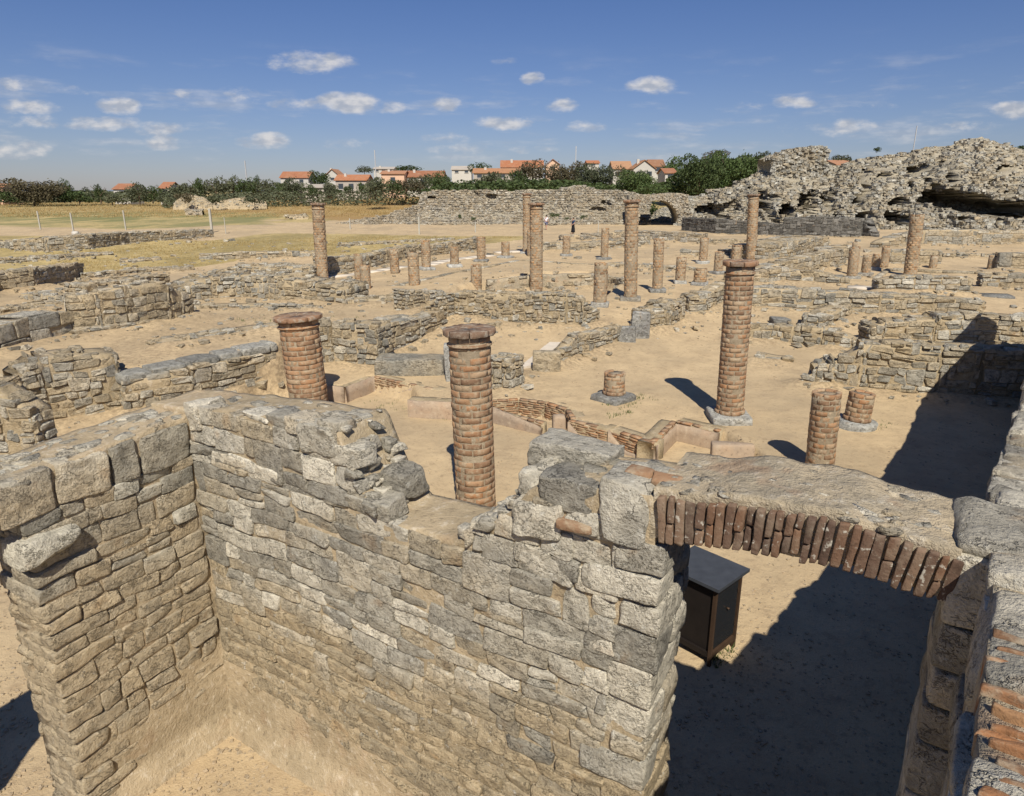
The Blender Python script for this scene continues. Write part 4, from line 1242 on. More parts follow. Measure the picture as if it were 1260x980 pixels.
wall('dark masonry wall at the foot of the mound, higher right part', [(962, 291, 268), (1010, 292, 267), (1060, 292, 269), (1072, 293, 290)], .9, hh=(.22, .3), ww=(.4, .8), single=False, mat=M_dark, mort=M_dark, skip=.0, gap=.01)

# ================================================================== FAR RUINS
CAVK = 1.0
def facade(name, label, xs_, yb, yt, D0, D1, prof, nv, amp, nf, cav, nst, mat, mort, cat='ruin', st=(.2, .45), ground_drop=2.0, root=None, course=0.0):
    """irregular mass of masonry: xs_ px columns, yb/yt functions; depth from D0(x) at the foot to D1(x) at the crest"""
    root = root or thing(name, label, cat)
    nu = len(xs_); V = np.zeros((nu, nv + 4, 3))
    for i, x in enumerate(xs_):
        b, t = yb(x), yt(x); d0, d1 = D0(x), D1(x)
        for j in range(nv + 1):
            s = j / nv; y = b + (t - b) * s; Dd = d0 + (d1 - d0) * prof(s)
            a, f, dd = ray(x, y); tt = Dd / f
            push = 0.0
            for (cx, cy, rx, ry, dp) in cav:
                q = ((x - cx) / rx) ** 2 + ((y - cy) / ry) ** 2
                if q < 1: push = max(push, dp * CAVK * min(1, (1 - q) * 3.5))
            V[i, j] = (a * tt, Dd + push, CAM_H - dd * tt)
        zc_ = V[i, nv, 2]
        for k in range(3):
            V[i, nv + 1 + k] = (V[i, nv, 0] * (1 + .012 * (k + 1)), V[i, nv, 1] + 2 * (k + 1), zc_ - (.1, .6, 1.0)[k] * (zc_ + 1))
    V[:, 0, 2] -= 2.5
    W3 = V.reshape(-1, 3)
    s = rng.uniform(0, 50)
    low = np.clip((W3[:, 2] - 0.6) * 2, .15, 1)[:, None]
    cr = fbm(W3, nf, 4, s)
    D = np.stack([fbm(W3, nf, 3, s + 3), -cr * 1.6, fbm(W3, nf, 3, s + 8) * .4], 1) * amp * low
    W3 = W3 + D
    m = nv + 4; Fc = []
    for i in range(nu - 1):
        for j in range(m - 1):
            a = i * m + j; Fc.append((a, a + m, a + m + 1, a + 1))
    newobj('rubble_core', mk('rubble_core', W3, Fc), root, mort)
    if nst:
        G3 = W3.reshape(nu, m, 3)
        I = rng.integers(0, nu - 1, nst); J = rng.integers(0, nv, nst)
        P = G3[I, J] + (G3[I + 1, J] - G3[I, J]) * rng.random((nst, 1)) + (G3[I, J + 1] - G3[I, J]) * rng.random((nst, 1))
        w = st[0] + (st[1] - st[0]) * rng.random(nst) ** 2.2
        if course: P[:, 2] = np.where(rng.random(nst) < .7, np.round(P[:, 2] / course) * course, P[:, 2])
        o = newobj('stonework', confetti('stonework', P, w, (.35, .6), .35, .09, .26), root, mat); o['kind'] = 'stuff'
    return root
def itp(t): return interp(t)
def rgd(f, a=.6, s=3.): return lambda x: f(x) + a * float(fbm(np.array([[x * .12, s, 0.]]), 1.0, 3)[0])
# long pale ruined wall behind the visitors
facade('ruined_rampart', 'long pale ruined rampart of rubble stretching behind the two visitors', np.arange(395, 800, 1.6),
       itp([(395, 282), (520, 284), (640, 286), (800, 284)]),
       rgd(itp([(395, 280), (432, 272), (470, 266), (500, 258), (513, 252), (516, 239), (530, 235), (600, 235), (680, 234), (700, 230), (716, 228), (735, 233), (771, 235), (780, 239), (800, 241)]), 1.6),
       lambda x: 84., itp([(395, 88), (500, 92), (520, 95), (800, 95)]), lambda s: min(1, s * 1.7) if s < .5 else .85 + .15 * (s - .5) / .5, 40, .45, .5,
       [(606, 242, 8, 4, 1.2), (585, 238, 3, 1.5, 1), (650, 240, 4, 2, 1), (530, 243, 8, 2, 1.0), (745, 250, 5, 3, 1.0), (735, 258, 12, 3, .8)], 11000, M_far, M_farmortar, course=.28)
# archway between the rampart and the mound
aw = thing('ruined_archway', 'rough ruined archway right of the rampart with shrubs seen through it', 'archway')
DA = 84.0
def pxw(x, y, D=DA): a, f, dd = ray(x, y); t = D / f; return (a * t, D, CAM_H - dd * t)
prof_o = [(786, 276), (785, 262), (789, 254), (796, 249), (806, 246), (817, 247), (826, 252), (832, 259), (835, 268), (835, 278)]
prof_t = [(778, 276), (778, 241), (784, 240), (795, 240), (806, 240), (818, 239), (828, 238), (838, 238), (846, 240), (852, 278)]
n_ = 6; V = []; Fc = []
for k in range(len(prof_o)):
    for s in range(n_ + 1):
        x = prof_o[k][0] + (prof_t[k][0] - prof_o[k][0]) * s / n_; y = prof_o[k][1] + (prof_t[k][1] - prof_o[k][1]) * s / n_
        V.append(np.array(pxw(x, y)))
nb_ = len(V)
for v in V[:nb_]: V.append(v + np.array([.35, 6.0, .0]))
for k in range(len(prof_o) - 1):
    for s in range(n_):
        a = k * (n_ + 1) + s; q = (a, a + 1, a + n_ + 2, a + n_ + 1)
        Fc.append(q[::-1]); Fc.append(tuple(i + nb_ for i in q))
    a = k * (n_ + 1); Fc.append((a, a + n_ + 1, a + n_ + 1 + nb_, a + nb_)[::-1])
    a = k * (n_ + 1) + n_; Fc.append((a, a + n_ + 1, a + n_ + 1 + nb_, a + nb_))
V = np.array(V); V = V + np.stack([fbm(V, .7, 3, 1), fbm(V, .7, 3, 9), fbm(V, .7, 3, 20) * .5], 1) * .3
newobj('rubble_core', mk('rubble_core', V, Fc), aw, M_farmortar)
PP = []
for _ in range(1100):
    k = random.randrange(len(prof_o) - 1); s = random.uniform(0.05, 1); t = random.random()
    ox = [prof_o[k][i] + (prof_o[k + 1][i] - prof_o[k][i]) * t for i in (0, 1)]; tx = [prof_t[k][i] + (prof_t[k + 1][i] - prof_t[k][i]) * t for i in (0, 1)]
    PP.append(pxw(ox[0] + (tx[0] - ox[0]) * s, ox[1] + (tx[1] - ox[1]) * s))
o = newobj('stonework', confetti('stonework', np.array(PP), rng.uniform(.15, .38, len(PP))), aw, M_far); o['kind'] = 'stuff'
facade('rubble_heap', 'heap of rubble seen through and behind the small archway', np.arange(796, 850, 1.6), itp([(796, 274), (850, 276)]), rgd(itp([(796, 272), (806, 262), (815, 254), (826, 256), (832, 260), (850, 262)]), 2),
       lambda x: 92., lambda x: 95., lambda s: s, 20, .5, .6, [], 700, M_fort, M_farmortar)
# the great mound of ruins on the right
CAVK = 2.3
_r = random.Random(12)
SMALLCAV = [(x_, y_, _r.uniform(2.5, 7), _r.uniform(2, 5), _r.uniform(1, 2)) for x_, y_ in ((_r.uniform(845, 1275), _r.uniform(215, 276)) for _ in range(70))]
cav = [(1130, 212, 17, 7, 4), (1068, 222, 7, 20, 3), (1061, 246, 7, 8, 2.5), (1150, 236, 12, 9, 5), (1172, 244, 22, 10, 5), (1200, 250, 26, 10, 5), (1238, 257, 30, 9, 5), (1275, 262, 28, 9, 5),
       (870, 257, 14, 8, 3), (888, 262, 9, 9, 3), (903, 256, 10, 8, 2), (940, 246, 10, 14, 3), (950, 262, 8, 10, 3), (975, 262, 10, 9, 3), (996, 250, 9, 13, 3.5), (1018, 252, 8, 9, 3), (1104, 248, 8, 7, 2.5),
       (1139, 249, 7, 9, 3), (1170, 210, 6, 10, 2.5), (1176, 226, 6, 10, 2.5), (1112, 273, 14, 7, 3), (1095, 268, 8, 8, 2.5), (1160, 258, 6, 6, 2), (915, 240, 6, 6, 2), (1222, 222, 5, 4, 2), (1240, 206, 7, 5, 2),
       (845, 270, 6, 5, 2), (1060, 268, 8, 5, 2), (1030, 266, 5, 5, 1.5), (930, 268, 5, 6, 2), (1190, 268, 6, 3, 2)]
mound_top = itp([(836, 250), (850, 242), (880, 238), (905, 228), (925, 216), (948, 208), (990, 206), (1014, 214), (1030, 212), (1036, 204), (1060, 196), (1100, 190), (1140, 183), (1170, 178), (1190, 173), (1210, 169), (1235, 174), (1262, 185), (1320, 195), (1400, 205)])
facade('ruined_mound', 'great crumbling mound of grey rubble masonry with dark hollows on the right', np.arange(834, 1400, 1.4),
       itp([(834, 284), (960, 292), (1060, 295), (1400, 303)]), rgd(mound_top, 2.2),
       itp([(834, 84), (960, 77), (1060, 76), (1400, 66)]), itp([(834, 92), (960, 100), (1060, 98), (1200, 98), (1400, 90)]),
       lambda s: (.25 * s / .45 if s < .45 else (.25 + .2 * (s - .45) / .25 if s < .7 else .45 + .55 * (s - .7) / .3)), 96, 1.3, .42, [(a, b, c * 1.25, d * 1.2, e) for a, b, c, d, e in cav] + SMALLCAV, 17000, M_fort, M_farmortar, st=(.18, .62), course=.28)
CAVK = 1.0
# the broken tower on the skyline
def tower():
    root = thing('ruined_tower', 'broken square tower standing on the skyline at the left of the mound', 'tower')
    a = Vector(pxw(951, 212, 94)); b = Vector(pxw(1016, 212, 94))
    Wd = b.x - a.x
    zt0 = lambda u: zat(float(np.interp(u / Wd, [0, .15, .4, .5, .62, 1.0], [194, 189, 185, 182, 182, 185])), 94)
    Mx = frame((a.x, 94.0), (1, 0))
    V, Fc = core(Mx, 0, Wd, lambda u: a.z - 3, lambda u: zt0(u) + .3 * float(vn(np.array([[u, 2., 2.]]), 1.3)[0]), 6, step=.35, amp=.28, fw=0, nf=.7)
    newobj('rubble_core', mk('rubble_core', V, Fc), root, M_farmortar)
    P = V[rng.integers(0, len(V), 2600)]; P = P[P[:, 1] < 97] + rng.uniform(-.15, .15, (int((P[:, 1] < 97).sum()), 3))
    o = newobj('stonework', confetti('stonework', P, rng.uniform(.22, .55, len(P))), root, M_fort); o['kind'] = 'stuff'
tower()
facade('ruined_wall', 'low broken wall joining the tower to the mound on the skyline', np.arange(985, 1045, 1.6), lambda x: 218., rgd(itp([(985, 206), (1000, 205), (1030, 204), (1045, 203)]), 1.5),
       lambda x: 97., lambda x: 98.5, lambda s: s, 10, .5, .7, [(1005, 211, 14, 3, 1.0)], 500, M_fort, M_farmortar)

# ================================================================== VEGETATION
def leaf_mat(name, a, b, c):
    m, N, bs = base_mat(name)
    r, r2, r3 = rand_src(N)
    pos = N.n('ShaderNodeNewGeometry').outputs['Position']
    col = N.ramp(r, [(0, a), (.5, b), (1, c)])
    n = N.noise(pos, .8, 3, .6)
    v = N.math('ADD', N.math('MULTIPLY', n, .9), .55)
    col = N.mix(1.0, col, N.n('ShaderNodeCombineXYZ', None, _0=v, _1=v, _2=v).outputs[0], 'MULTIPLY')
    N.t.links.new(col, bs.inputs['Base Color'])
    bs.inputs['Roughness'].default_value = .6
    return m
M_leafd = leaf_mat('dark_foliage', (.032, .048, .016), (.052, .075, .024), (.08, .105, .038))
M_leafo = leaf_mat('olive_foliage', (.055, .065, .035), (.085, .095, .05), (.13, .135, .075))
M_leafb = leaf_mat('brownish_foliage', (.075, .060, .035), (.10, .085, .045), (.14, .12, .07))
M_leafg = leaf_mat('fresh_foliage', (.04, .07, .02), (.065, .10, .03), (.10, .13, .045))
M_bark = plain_mat('bark', (.12, .09, .06), .9, .3)
def crown_mesh(nl, lobes, leaf, seed, flat=1.0):
    r = random.Random(seed); V = []; Fc = []; R = []
    L = [(r.uniform(-.62, .62), r.uniform(-.62, .62), r.uniform(.25, .85), r.uniform(.24, .48)) for _ in range(lobes)]
    L += [(0, 0, .5, .5)]
    for k in range(nl):
        lx, ly, lz, lr = L[r.randrange(len(L))]
        th = r.uniform(0, 2 * math.pi); ph = math.acos(r.uniform(-1, 1)); rr = lr * r.uniform(.55, 1.08) ** .5
        if r.random() < .06: rr *= 1.25
        p = Vector((lx + rr * math.sin(ph) * math.cos(th), ly + rr * math.sin(ph) * math.sin(th), max(.02, lz + rr * math.cos(ph) * .8)))
        s = leaf * r.uniform(.6, 1.3)
        q = Vector((r.gauss(0, 1), r.gauss(0, 1), r.gauss(0, 1))).normalized(); t = q.orthogonal().normalized(); b = q.cross(t)
        n = len(V)
        V += [p - t * s, p + b * s * .55, p + t * s, p - b * s * .55]
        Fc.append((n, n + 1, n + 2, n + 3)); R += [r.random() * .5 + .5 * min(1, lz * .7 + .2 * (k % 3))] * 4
    return mk('crown', [tuple(v) for v in V], Fc, False, R)
CR = {}
def crown(kind, i, mat):
    key = (kind, i, mat.name)
    if key not in CR:
        nl, lb, lf = {'bush': (900, 6, .075), 'tree': (1700, 9, .055), 'big': (6500, 14, .036)}[kind]
        me = crown_mesh(nl, lb, lf, hash((kind == 'bush', i * 7 + (3 if kind == 'big' else 0))) % 9999 if False else i * 31 + len(kind), 1); me.materials.append(mat); CR[key] = me
    return CR[key]
def trunk_mesh():
    V = []; Fc = []
    def limb(p0, p1, r0, r1):
        d = (p1 - p0).normalized(); t = d.orthogonal().normalized(); b = d.cross(t); n = len(V)
        for p, r in ((p0, r0), ((p0 + p1) / 2, (r0 + r1) / 2), (p1, r1)):
            for k in range(6):
                a = k * math.pi / 3; V.append(tuple(p + (t * math.cos(a) + b * math.sin(a)) * r))
        for j in (0, 1):
            for k in range(6): Fc.append((n + j * 6 + k, n + j * 6 + (k + 1) % 6, n + (j + 1) * 6 + (k + 1) % 6, n + (j + 1) * 6 + k))
    limb(Vector((0, 0, -.08)), Vector((.02, 0, .38)), .05, .035)
    for k in range(5):
        a = k * 1.26; limb(Vector((.02, 0, .3 + .03 * k)), Vector((.4 * math.cos(a), .4 * math.sin(a), .7 + .04 * k)), .025, .008)
    me = mk('trunk', V, Fc); me.materials.append(M_bark); return me
TRUNK = trunk_mesh()
def tree(label, px, ybase, ytop, wpx, D, kind='tree', mat=None, name='tree', group=None, cat=None):
    """crown centre px, foot ybase / top ytop in pixels at distance D"""
    a, f, dd = ray(px, ytop); t = D / f; zt = CAM_H - dd * t
    _, f2, dd2 = ray(px, ybase); zb = CAM_H - dd2 * D / f2
    zg = hz(a * t, D)
    w = wpx * t / 845; h = zt - zb
    root = thing(name, label, cat or ('bush' if name in ('bush', 'shrub') else 'tree'), (a * t, D, zb), group)
    i = random.randrange(4) if kind != 'big' else 0
    c = newobj('crown', crown(kind, i, mat or M_leafd), root)
    c.scale = (w / 1.7, min(w, 14) / 1.7, h / 1.15); c.rotation_euler = (0, 0, random.uniform(0, 6))
    if abs(w / h) > 1.5: c.rotation_euler = (0, 0, random.choice([0, math.pi]))
    tr = newobj('trunk', TRUNK, root)
    th_ = max(h, .5); tr.scale = (h * .9, h * .9, h * .95)
    if zb > zg + .3:
        tr.location.z = -(zb - zg) * .0
    return root
TG = 'trees along the far edge of the field'
SP = [
 ('olive shrub in front of the long red roof on its left side', 358, 242, 218, 26, 176, 'tree', M_leafo),
 ('small green tree before the low stone outbuilding', 384, 243, 226, 22, 165, 'tree', M_leafd),
 ('grey-green shrub hiding the left corner of the plastered house', 404, 242, 224, 20, 168, 'tree', M_leafo),
 ('green tree between the dry-grass tree and the salmon pink house', 482, 240, 218, 26, 162, 'tree', M_leafd),
 ('olive tree before the left part of the long orange-roofed house', 516, 240, 214, 30, 168, 'tree', M_leafo),
 ('dark tree at the right end of the long orange-roofed house', 536, 238, 210, 26, 170, 'tree', M_leafd),
 ('round olive shrub before the long brown tiled roof', 606, 232, 208, 34, 160, 'tree', M_leafo),
 ('dark tree before the right part of the long brown tiled roof', 636, 234, 206, 30, 158, 'tree', M_leafd),
 ('green tree between the brown-roofed and the large white gabled house', 790, 228, 206, 22, 160, 'tree', M_leafo),
 ('brown-leaved bush on the grassy rubble heap at the tree line', 226, 250, 236, 18, 150, 'bush', M_leafb),
 ('green bush between the two rubble heaps at the tree line', 264, 252, 237, 20, 150, 'bush', M_leafo),
 ('olive bush over the low broken wall at the tree line', 312, 252, 238, 26, 150, 'bush', M_leafo),
 ('wide greyish-brown leafless-looking tree at the far left', 36, 252, 219, 74, 190, 'big', M_leafb),
 ('round dark tree top just right of the wide brownish tree', 78, 247, 220, 17, 200, 'tree', M_leafd),
 ('low dark bushes at the left picture edge under the wide brownish tree', 8, 250, 233, 30, 185, 'bush', M_leafd),
 ('low green bush between the brownish tree and the slim dark tree', 95, 250, 232, 40, 196, 'bush', M_leafd),
 ('slim dark tree standing alone left of the first small house', 120, 249, 223, 12, 196, 'tree', M_leafd),
 ('round small olive bush behind the slim dark tree', 107, 248, 230, 16, 205, 'bush', M_leafo),
 ('bush in front of the first small red-roofed house', 136, 252, 236, 22, 180, 'bush', M_leafo),
 ('leafy tree right of the first small red-roofed house', 168, 250, 224, 26, 190, 'tree', M_leafo),
 ('dark shrub tree between the first two small houses', 185, 249, 227, 20, 194, 'tree', M_leafd),
 ('low grey-green bush under the second small house', 205, 251, 235, 28, 186, 'bush', M_leafo),
 ('wide dark tree right of the second small house', 228, 248, 222, 38, 192, 'tree', M_leafo),
 ('flat-topped dark tree rising above the tree belt', 241, 244, 215, 17, 196, 'tree', M_leafd),
 ('grey-green tree left of the first white mast', 263, 244, 217, 26, 196, 'tree', M_leafo),
 ('pointed green tree just left of the first white mast', 284, 243, 215, 20, 200, 'tree', M_leafo),
 ('dark dense tree at the foot of the first white mast', 300, 242, 219, 26, 190, 'tree', M_leafd),
 ('thin pointed tree right of the first white mast', 314, 240, 214, 10, 205, 'tree', M_leafd),
 ('olive tree in the belt left of the red roof', 326, 242, 219, 30, 196, 'tree', M_leafo),
 ('dark low tree in front of the long red roof', 348, 244, 222, 30, 188, 'tree', M_leafd),
 ('grey-green bush below the long red roof', 338, 246, 231, 34, 182, 'bush', M_leafo),
 ('round very dark tree between two red-roofed houses', 392, 232, 209, 25, 190, 'tree', M_leafd),
 ('low dark hedge bush left of the plastered house', 412, 240, 231, 22, 176, 'bush', M_leafd),
 ('small dark bush at the corner of the plastered house', 428, 239, 226, 12, 172, 'bush', M_leafd),
 ('tall dark bush in front of the long plastered house', 444, 240, 222, 12, 170, 'bush', M_leafd),
 ('leafy grey-green tree standing in the dry grass before the pink house', 460, 243, 214, 34, 150, 'tree', M_leafo),
 ('pale tree top behind the plastered house near the second mast', 448, 214, 204, 22, 215, 'tree', M_leafo),
 ('pale brown shrub right of the pink house', 500, 238, 221, 44, 165, 'tree', M_leafb),
 ('line of dark tree tops above the pink house', 504, 213, 202, 34, 220, 'tree', M_leafd),
 ('dark leafy bush behind the left end of the rampart', 545, 236, 215, 30, 160, 'tree', M_leafd),
 ('round green tree left of the long brown roof', 591, 216, 199, 24, 205, 'tree', M_leafd),
 ('wide blue-green bush behind the rampart below the long roof', 584, 238, 218, 50, 150, 'tree', M_leafd),
 ('blue-green shrub behind the middle of the rampart', 622, 238, 220, 40, 152, 'tree', M_leafd),
 ('brownish tree covering the big red roof', 655, 226, 197, 42, 165, 'tree', M_leafb),
 ('large brown-green tree in front of the third mast', 700, 236, 198, 46, 150, 'big', M_leafb),
 ('large grey-green tree right of the third mast', 732, 236, 200, 46, 148, 'big', M_leafo),
 ('dark bushes right behind the highest part of the rampart', 668, 238, 222, 46, 145, 'tree', M_leafd),
 ('sunlit green bush before the white gabled house', 780, 242, 209, 56, 130, 'big', M_leafg),
 ('low green bush at the right end of the rampart', 800, 244, 226, 44, 120, 'tree', M_leafg),
 ('bare pale tree against the white gabled house', 770, 230, 204, 22, 170, 'tree', M_leafb),
 ('green tree behind the white gabled house on the right', 824, 226, 192, 34, 175, 'tree', M_leafg),
 ('very large dark round tree above the small archway', 862, 239, 189, 62, 125, 'big', M_leafd),
 ('large dark tree joining the big round one on the right', 900, 236, 184, 56, 128, 'big', M_leafg),
 ('brownish tree top behind the two large dark trees', 880, 200, 183, 30, 145, 'tree', M_leafb),
 ('olive tree between the large dark tree and the tower', 930, 222, 186, 46, 130, 'tree', M_leafo),
 ('olive tree top touching the left side of the tower', 944, 206, 183, 28, 128, 'tree', M_leafo),
 ('low dark tree right of the tower', 1034, 206, 188, 30, 130, 'tree', M_leafo),
 ('small pointed shrub on the crest of the mound', 1080, 188, 180, 9, 97, 'bush', M_leafd),
 ('dark wood edge at the right picture edge behind the mound', 1262, 190, 178, 44, 150, 'bush', M_leafd),
 ('green shrub seen through the small archway', 800, 276, 243, 34, 97, 'tree', M_leafd),
]
for lab, px, yb, yt, w, D, kind, mt_ in SP:
    small = kind == 'bush' or (yb - yt) < 12
    tree(lab, px, yb, yt, w, D, kind, mt_, 'bush' if small else 'tree', TG)
# distant hill, blue of the haze put into its colour, and far woods
def ridge(label_name, D, pts, mat, seed, kind):
    V = []; Fc = []; n = 0
    for i, (x, y) in enumerate(pts):
        a, f, dd = ray(x, y); t = D / f
        for k, (dy, zz) in enumerate(((-60, -5), (0, CAM_H - dd * t), (90, -5))):
            V.append((a * t, D + dy, zz))
    for i in range(len(pts) - 1):
        for k in range(2): Fc.append((i * 3 + k, i * 3 + 3 + k, i * 3 + 4 + k, i * 3 + 1 + k))
    o = newobj(label_name, mk(label_name, V, Fc), None, mat)
    o['kind'] = kind
rr = random.Random(4)
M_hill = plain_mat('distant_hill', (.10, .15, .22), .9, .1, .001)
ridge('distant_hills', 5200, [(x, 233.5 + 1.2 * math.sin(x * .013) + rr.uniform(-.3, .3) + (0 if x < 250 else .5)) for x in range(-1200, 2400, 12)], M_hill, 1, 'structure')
# low belt of brush that reads as one mass behind the single trees
def quads(name, P, sz, mat, label=None):
    n = len(P); q = rng.normal(size=(n, 3)); q /= np.linalg.norm(q, axis=1)[:, None]
    t = np.cross(q, [0, 0, 1.]); t /= np.linalg.norm(t, axis=1)[:, None] + 1e-6; b = np.cross(q, t); sz = sz[:, None]
    V = np.stack([P - t * sz, P + b * sz * .6, P + t * sz, P - b * sz * .6], 1).reshape(-1, 3)
    F = np.arange(4 * n).reshape(-1, 4)
    o = newobj(name, mesh_np(name, V, F, np.repeat(rng.random(n), 4)), None, mat); return tag(o, label, kind='stuff')
def pxw_np(x, y, D):
    X = (x - 630) / 845.; Y = -(y - 490) / 845.
    f = math.cos(PITCH) + Y * math.sin(PITCH); d = math.sin(PITCH) - Y * math.cos(PITCH); t = D / f
    return np.stack([X * t, D, CAM_H - d * t], 1)
def brush(n, x0, x1, D0, D1, top_pts, bot_pts, s0, s1, mat, lab):
    x = rng.uniform(x0, x1, n); D = rng.uniform(D0, D1, n)
    tp = np.interp(x, [p[0] for p in top_pts], [p[1] for p in top_pts]); bt = np.interp(x, [p[0] for p in bot_pts], [p[1] for p in bot_pts])
    P0_ = np.stack([x * .09, D * 0, D * 0], 1)
    tp = tp - 3.0 * vn(P0_, 1.0) - 1.5 * vn(P0_, 3.1)
    y = tp + (bt - tp) * rng.random(n)
    quads('brushwood', pxw_np(x, y, D), rng.uniform(s0, s1, n), mat, lab)
brush(26000, -60, 1330, 196, 216, [(-60, 236), (0, 235), (130, 236), (200, 232), (300, 225), (420, 228), (700, 222), (830, 212), (1330, 200)], [(-60, 250), (500, 246), (1330, 240)], .25, .55, M_leafo, 'low mass of olive brush behind the far trees')
brush(9000, 200, 530, 160, 176, [(200, 243), (262, 241), (330, 236), (400, 237), (440, 234), (500, 230), (530, 233)], [(200, 256), (400, 254), (530, 250)], .15, .35, M_leafo, 'olive scrub along the field edge before the first houses')
brush(14000, 520, 840, 128, 146, [(520, 232), (545, 226), (600, 223), (700, 222), (760, 226), (840, 226)], [(520, 242), (840, 246)], .15, .38, M_leafd, 'dark scrub right behind the rampart')
brush(8000, 820, 960, 126, 140, [(820, 222), (850, 200), (900, 194), (940, 192), (960, 196)], [(820, 246), (960, 232)], .15, .38, M_leafd, 'dark scrub between the big trees')
# field ruins: rubble piles among the trees
facade('rubble_heap', 'grassy rubble heap at the tree line left of the first mast', np.arange(213, 262, 1.6), lambda x: 256., rgd(itp([(213, 250), (222, 243), (235, 240), (250, 243), (262, 250)]), 1), lambda x: 152., lambda x: 156., lambda s: s, 8, .4, .5, [], 250, M_mid, M_midmortar, st=(.2, .5))
facade('rubble_heap', 'low line of broken wall at the tree line below the first mast', np.arange(262, 330, 2), lambda x: 256., rgd(itp([(262, 249), (285, 245), (300, 243), (315, 244), (330, 249)]), 1), lambda x: 153., lambda x: 156., lambda s: s, 6, .4, .5, [], 200, M_mid, M_midmortar, st=(.2, .5))
for lab, x0, x1, y in [('dark dug trench edge in the field left of the leftmost tall column', 300, 352, 275), ('brown soil lump right of the dug trench', 350, 378, 267)]:
    facade('earth_bank', lab, np.arange(x0, x1, 1.6), lambda x, y=y: y + 1.5, rgd(lambda x, y=y: y - 3.0, 1.5), lambda x: 104., lambda x: 105.5, lambda s: s, 6, .8, .8, [], 60, M_midtan, M_midmortar, cat='earth bank', st=(.2, .5))
for lab, x0, x1, y in [('scatter of pale stones in the field right of the third fence post', 228, 250, 259), ('flat pale slab strip lying in the grass at far left', 0, 38, 272)]:
    facade('stone_scatter', lab, np.arange(x0, x1, 1.6), lambda x, y=y: y + 1.2, rgd(lambda x, y=y: y - 1.2, 1.0), lambda x: 120., lambda x: 121.5, lambda s: s, 4, .2, .8, [], 40, M_far, M_far, cat='stones', st=(.3, .7))

# ================================================================== VILLAGE
M_roof = brick_mat('red_roof_tile', a=(.34, .15, .08), b=(.26, .115, .065), c3=(.40, .21, .12), dust=(.38, .25, .16), dustf=.5, sc=.1)
M_roofb = brick_mat('brown_roof_tile', a=(.33, .18, .10), b=(.26, .13, .075), c3=(.40, .25, .15), dust=(.36, .25, .16), dustf=.3, sc=.1)
M_white = plain_mat('white_render', (.52, .49, .43), .8, .12, .5)
M_pink = plain_mat('pink_render', (.66, .44, .30), .8, .1, .5)
M_grey = plain_mat('grey_render', (.42, .37, .31), .8, .2, .5)
M_win = plain_mat('window_glass', (.05, .06, .07), .3, .1, 1, .5)
def box(lo, hi):
    V, Fc = rock(lo, hi, (1, 1, 1), 0, 0, 0); return V, Fc
def house(label, x0, x1, yb, ye, yr, D, wm, rm, gable='side', wins=2, chim=None, name='house', depth=8):
    """gable 'side': ridge parallel to the picture; 'front': gable end faces us"""
    a = Vector(pxw(x0, yb, D)); b = Vector(pxw(x1, yb, D)); ze = zat(ye, D); zr_ = zat(yr, D)
    w = b.x - a.x
    root = thing(name, label, 'house', (a.x, D, a.z))
    z0 = -3.0; h = ze - a.z; r = zr_ - a.z
    V = [(0, 0, z0), (w, 0, z0), (w, depth, z0), (0, depth, z0), (0, 0, h), (w, 0, h), (w, depth, h), (0, depth, h)]
    Fc = [(0, 1, 5, 4), (1, 2, 6, 5), (2, 3, 7, 6), (3, 0, 4, 7)]
    o = .35
    if gable == 'side':
        V += [(0, depth / 2, r), (w, depth / 2, r)]; Fc += [(1, 6, 9, 5)[:0] or (5, 6, 9), (7, 4, 8)]
        R = [(-o, -o, h - .1), (w + o, -o, h - .1), (w + o, depth / 2, r + .12), (-o, depth / 2, r + .12), (w + o, depth + o, h - .1), (-o, depth + o, h - .1)]
    else:
        V += [(w / 2, 0, r), (w / 2, depth, r)]; Fc += [(4, 5, 8), (6, 7, 9)]
        R = [(-o, -o, h - .1), (-o, depth + o, h - .1), (w / 2, depth + o, r + .12), (w / 2, -o, r + .12), (w + o, depth + o, h - .1), (w + o, -o, h - .1)]
    newobj('wall', mk('wall', V, Fc, False), root, wm)
    n = len(R); R2 = R + [(x, y, z + .15) for x, y, z in R]
    RF = [(0, 1, 2, 3), (3, 2, 4, 5), (6, 9, 8, 7), (9, 11, 10, 8)] + [(0, 3, 9, 6), (3, 5, 11, 9), (1, 7, 8, 2), (2, 8, 10, 4), (0, 6, 7, 1), (5, 4, 10, 11)]
    ro = newobj('roof', mk('roof', R2, RF, False), root, rm)
    for k in range(wins):
        cx = w * (k + .5) / wins; ww_ = min(.6, w / wins * .25); hh_ = min(1.3, max(.5, h * .35)); zc2 = h * .62 if h > .8 else h * .5
        wf = newobj('window', mk('window', *box((cx - ww_, -.10, zc2 - hh_ / 2), (cx + ww_, .1, zc2 + hh_ / 2)), False), root, M_win)
        newobj('frame', mk('frame', *box((cx - ww_ - .12, -.14, zc2 - hh_ / 2 - .15), (cx + ww_ + .12, .05, zc2 - hh_ / 2)), False), wf, M_white)
    if chim is None: chim = w > 4 and random.random() < .55
    if chim:
        cx = w * .22; newobj('chimney', mk('chimney', *box((cx, depth * .3, h), (cx + .6, depth * .3 + .6, r + .5)), False), ro, M_white)
    return root
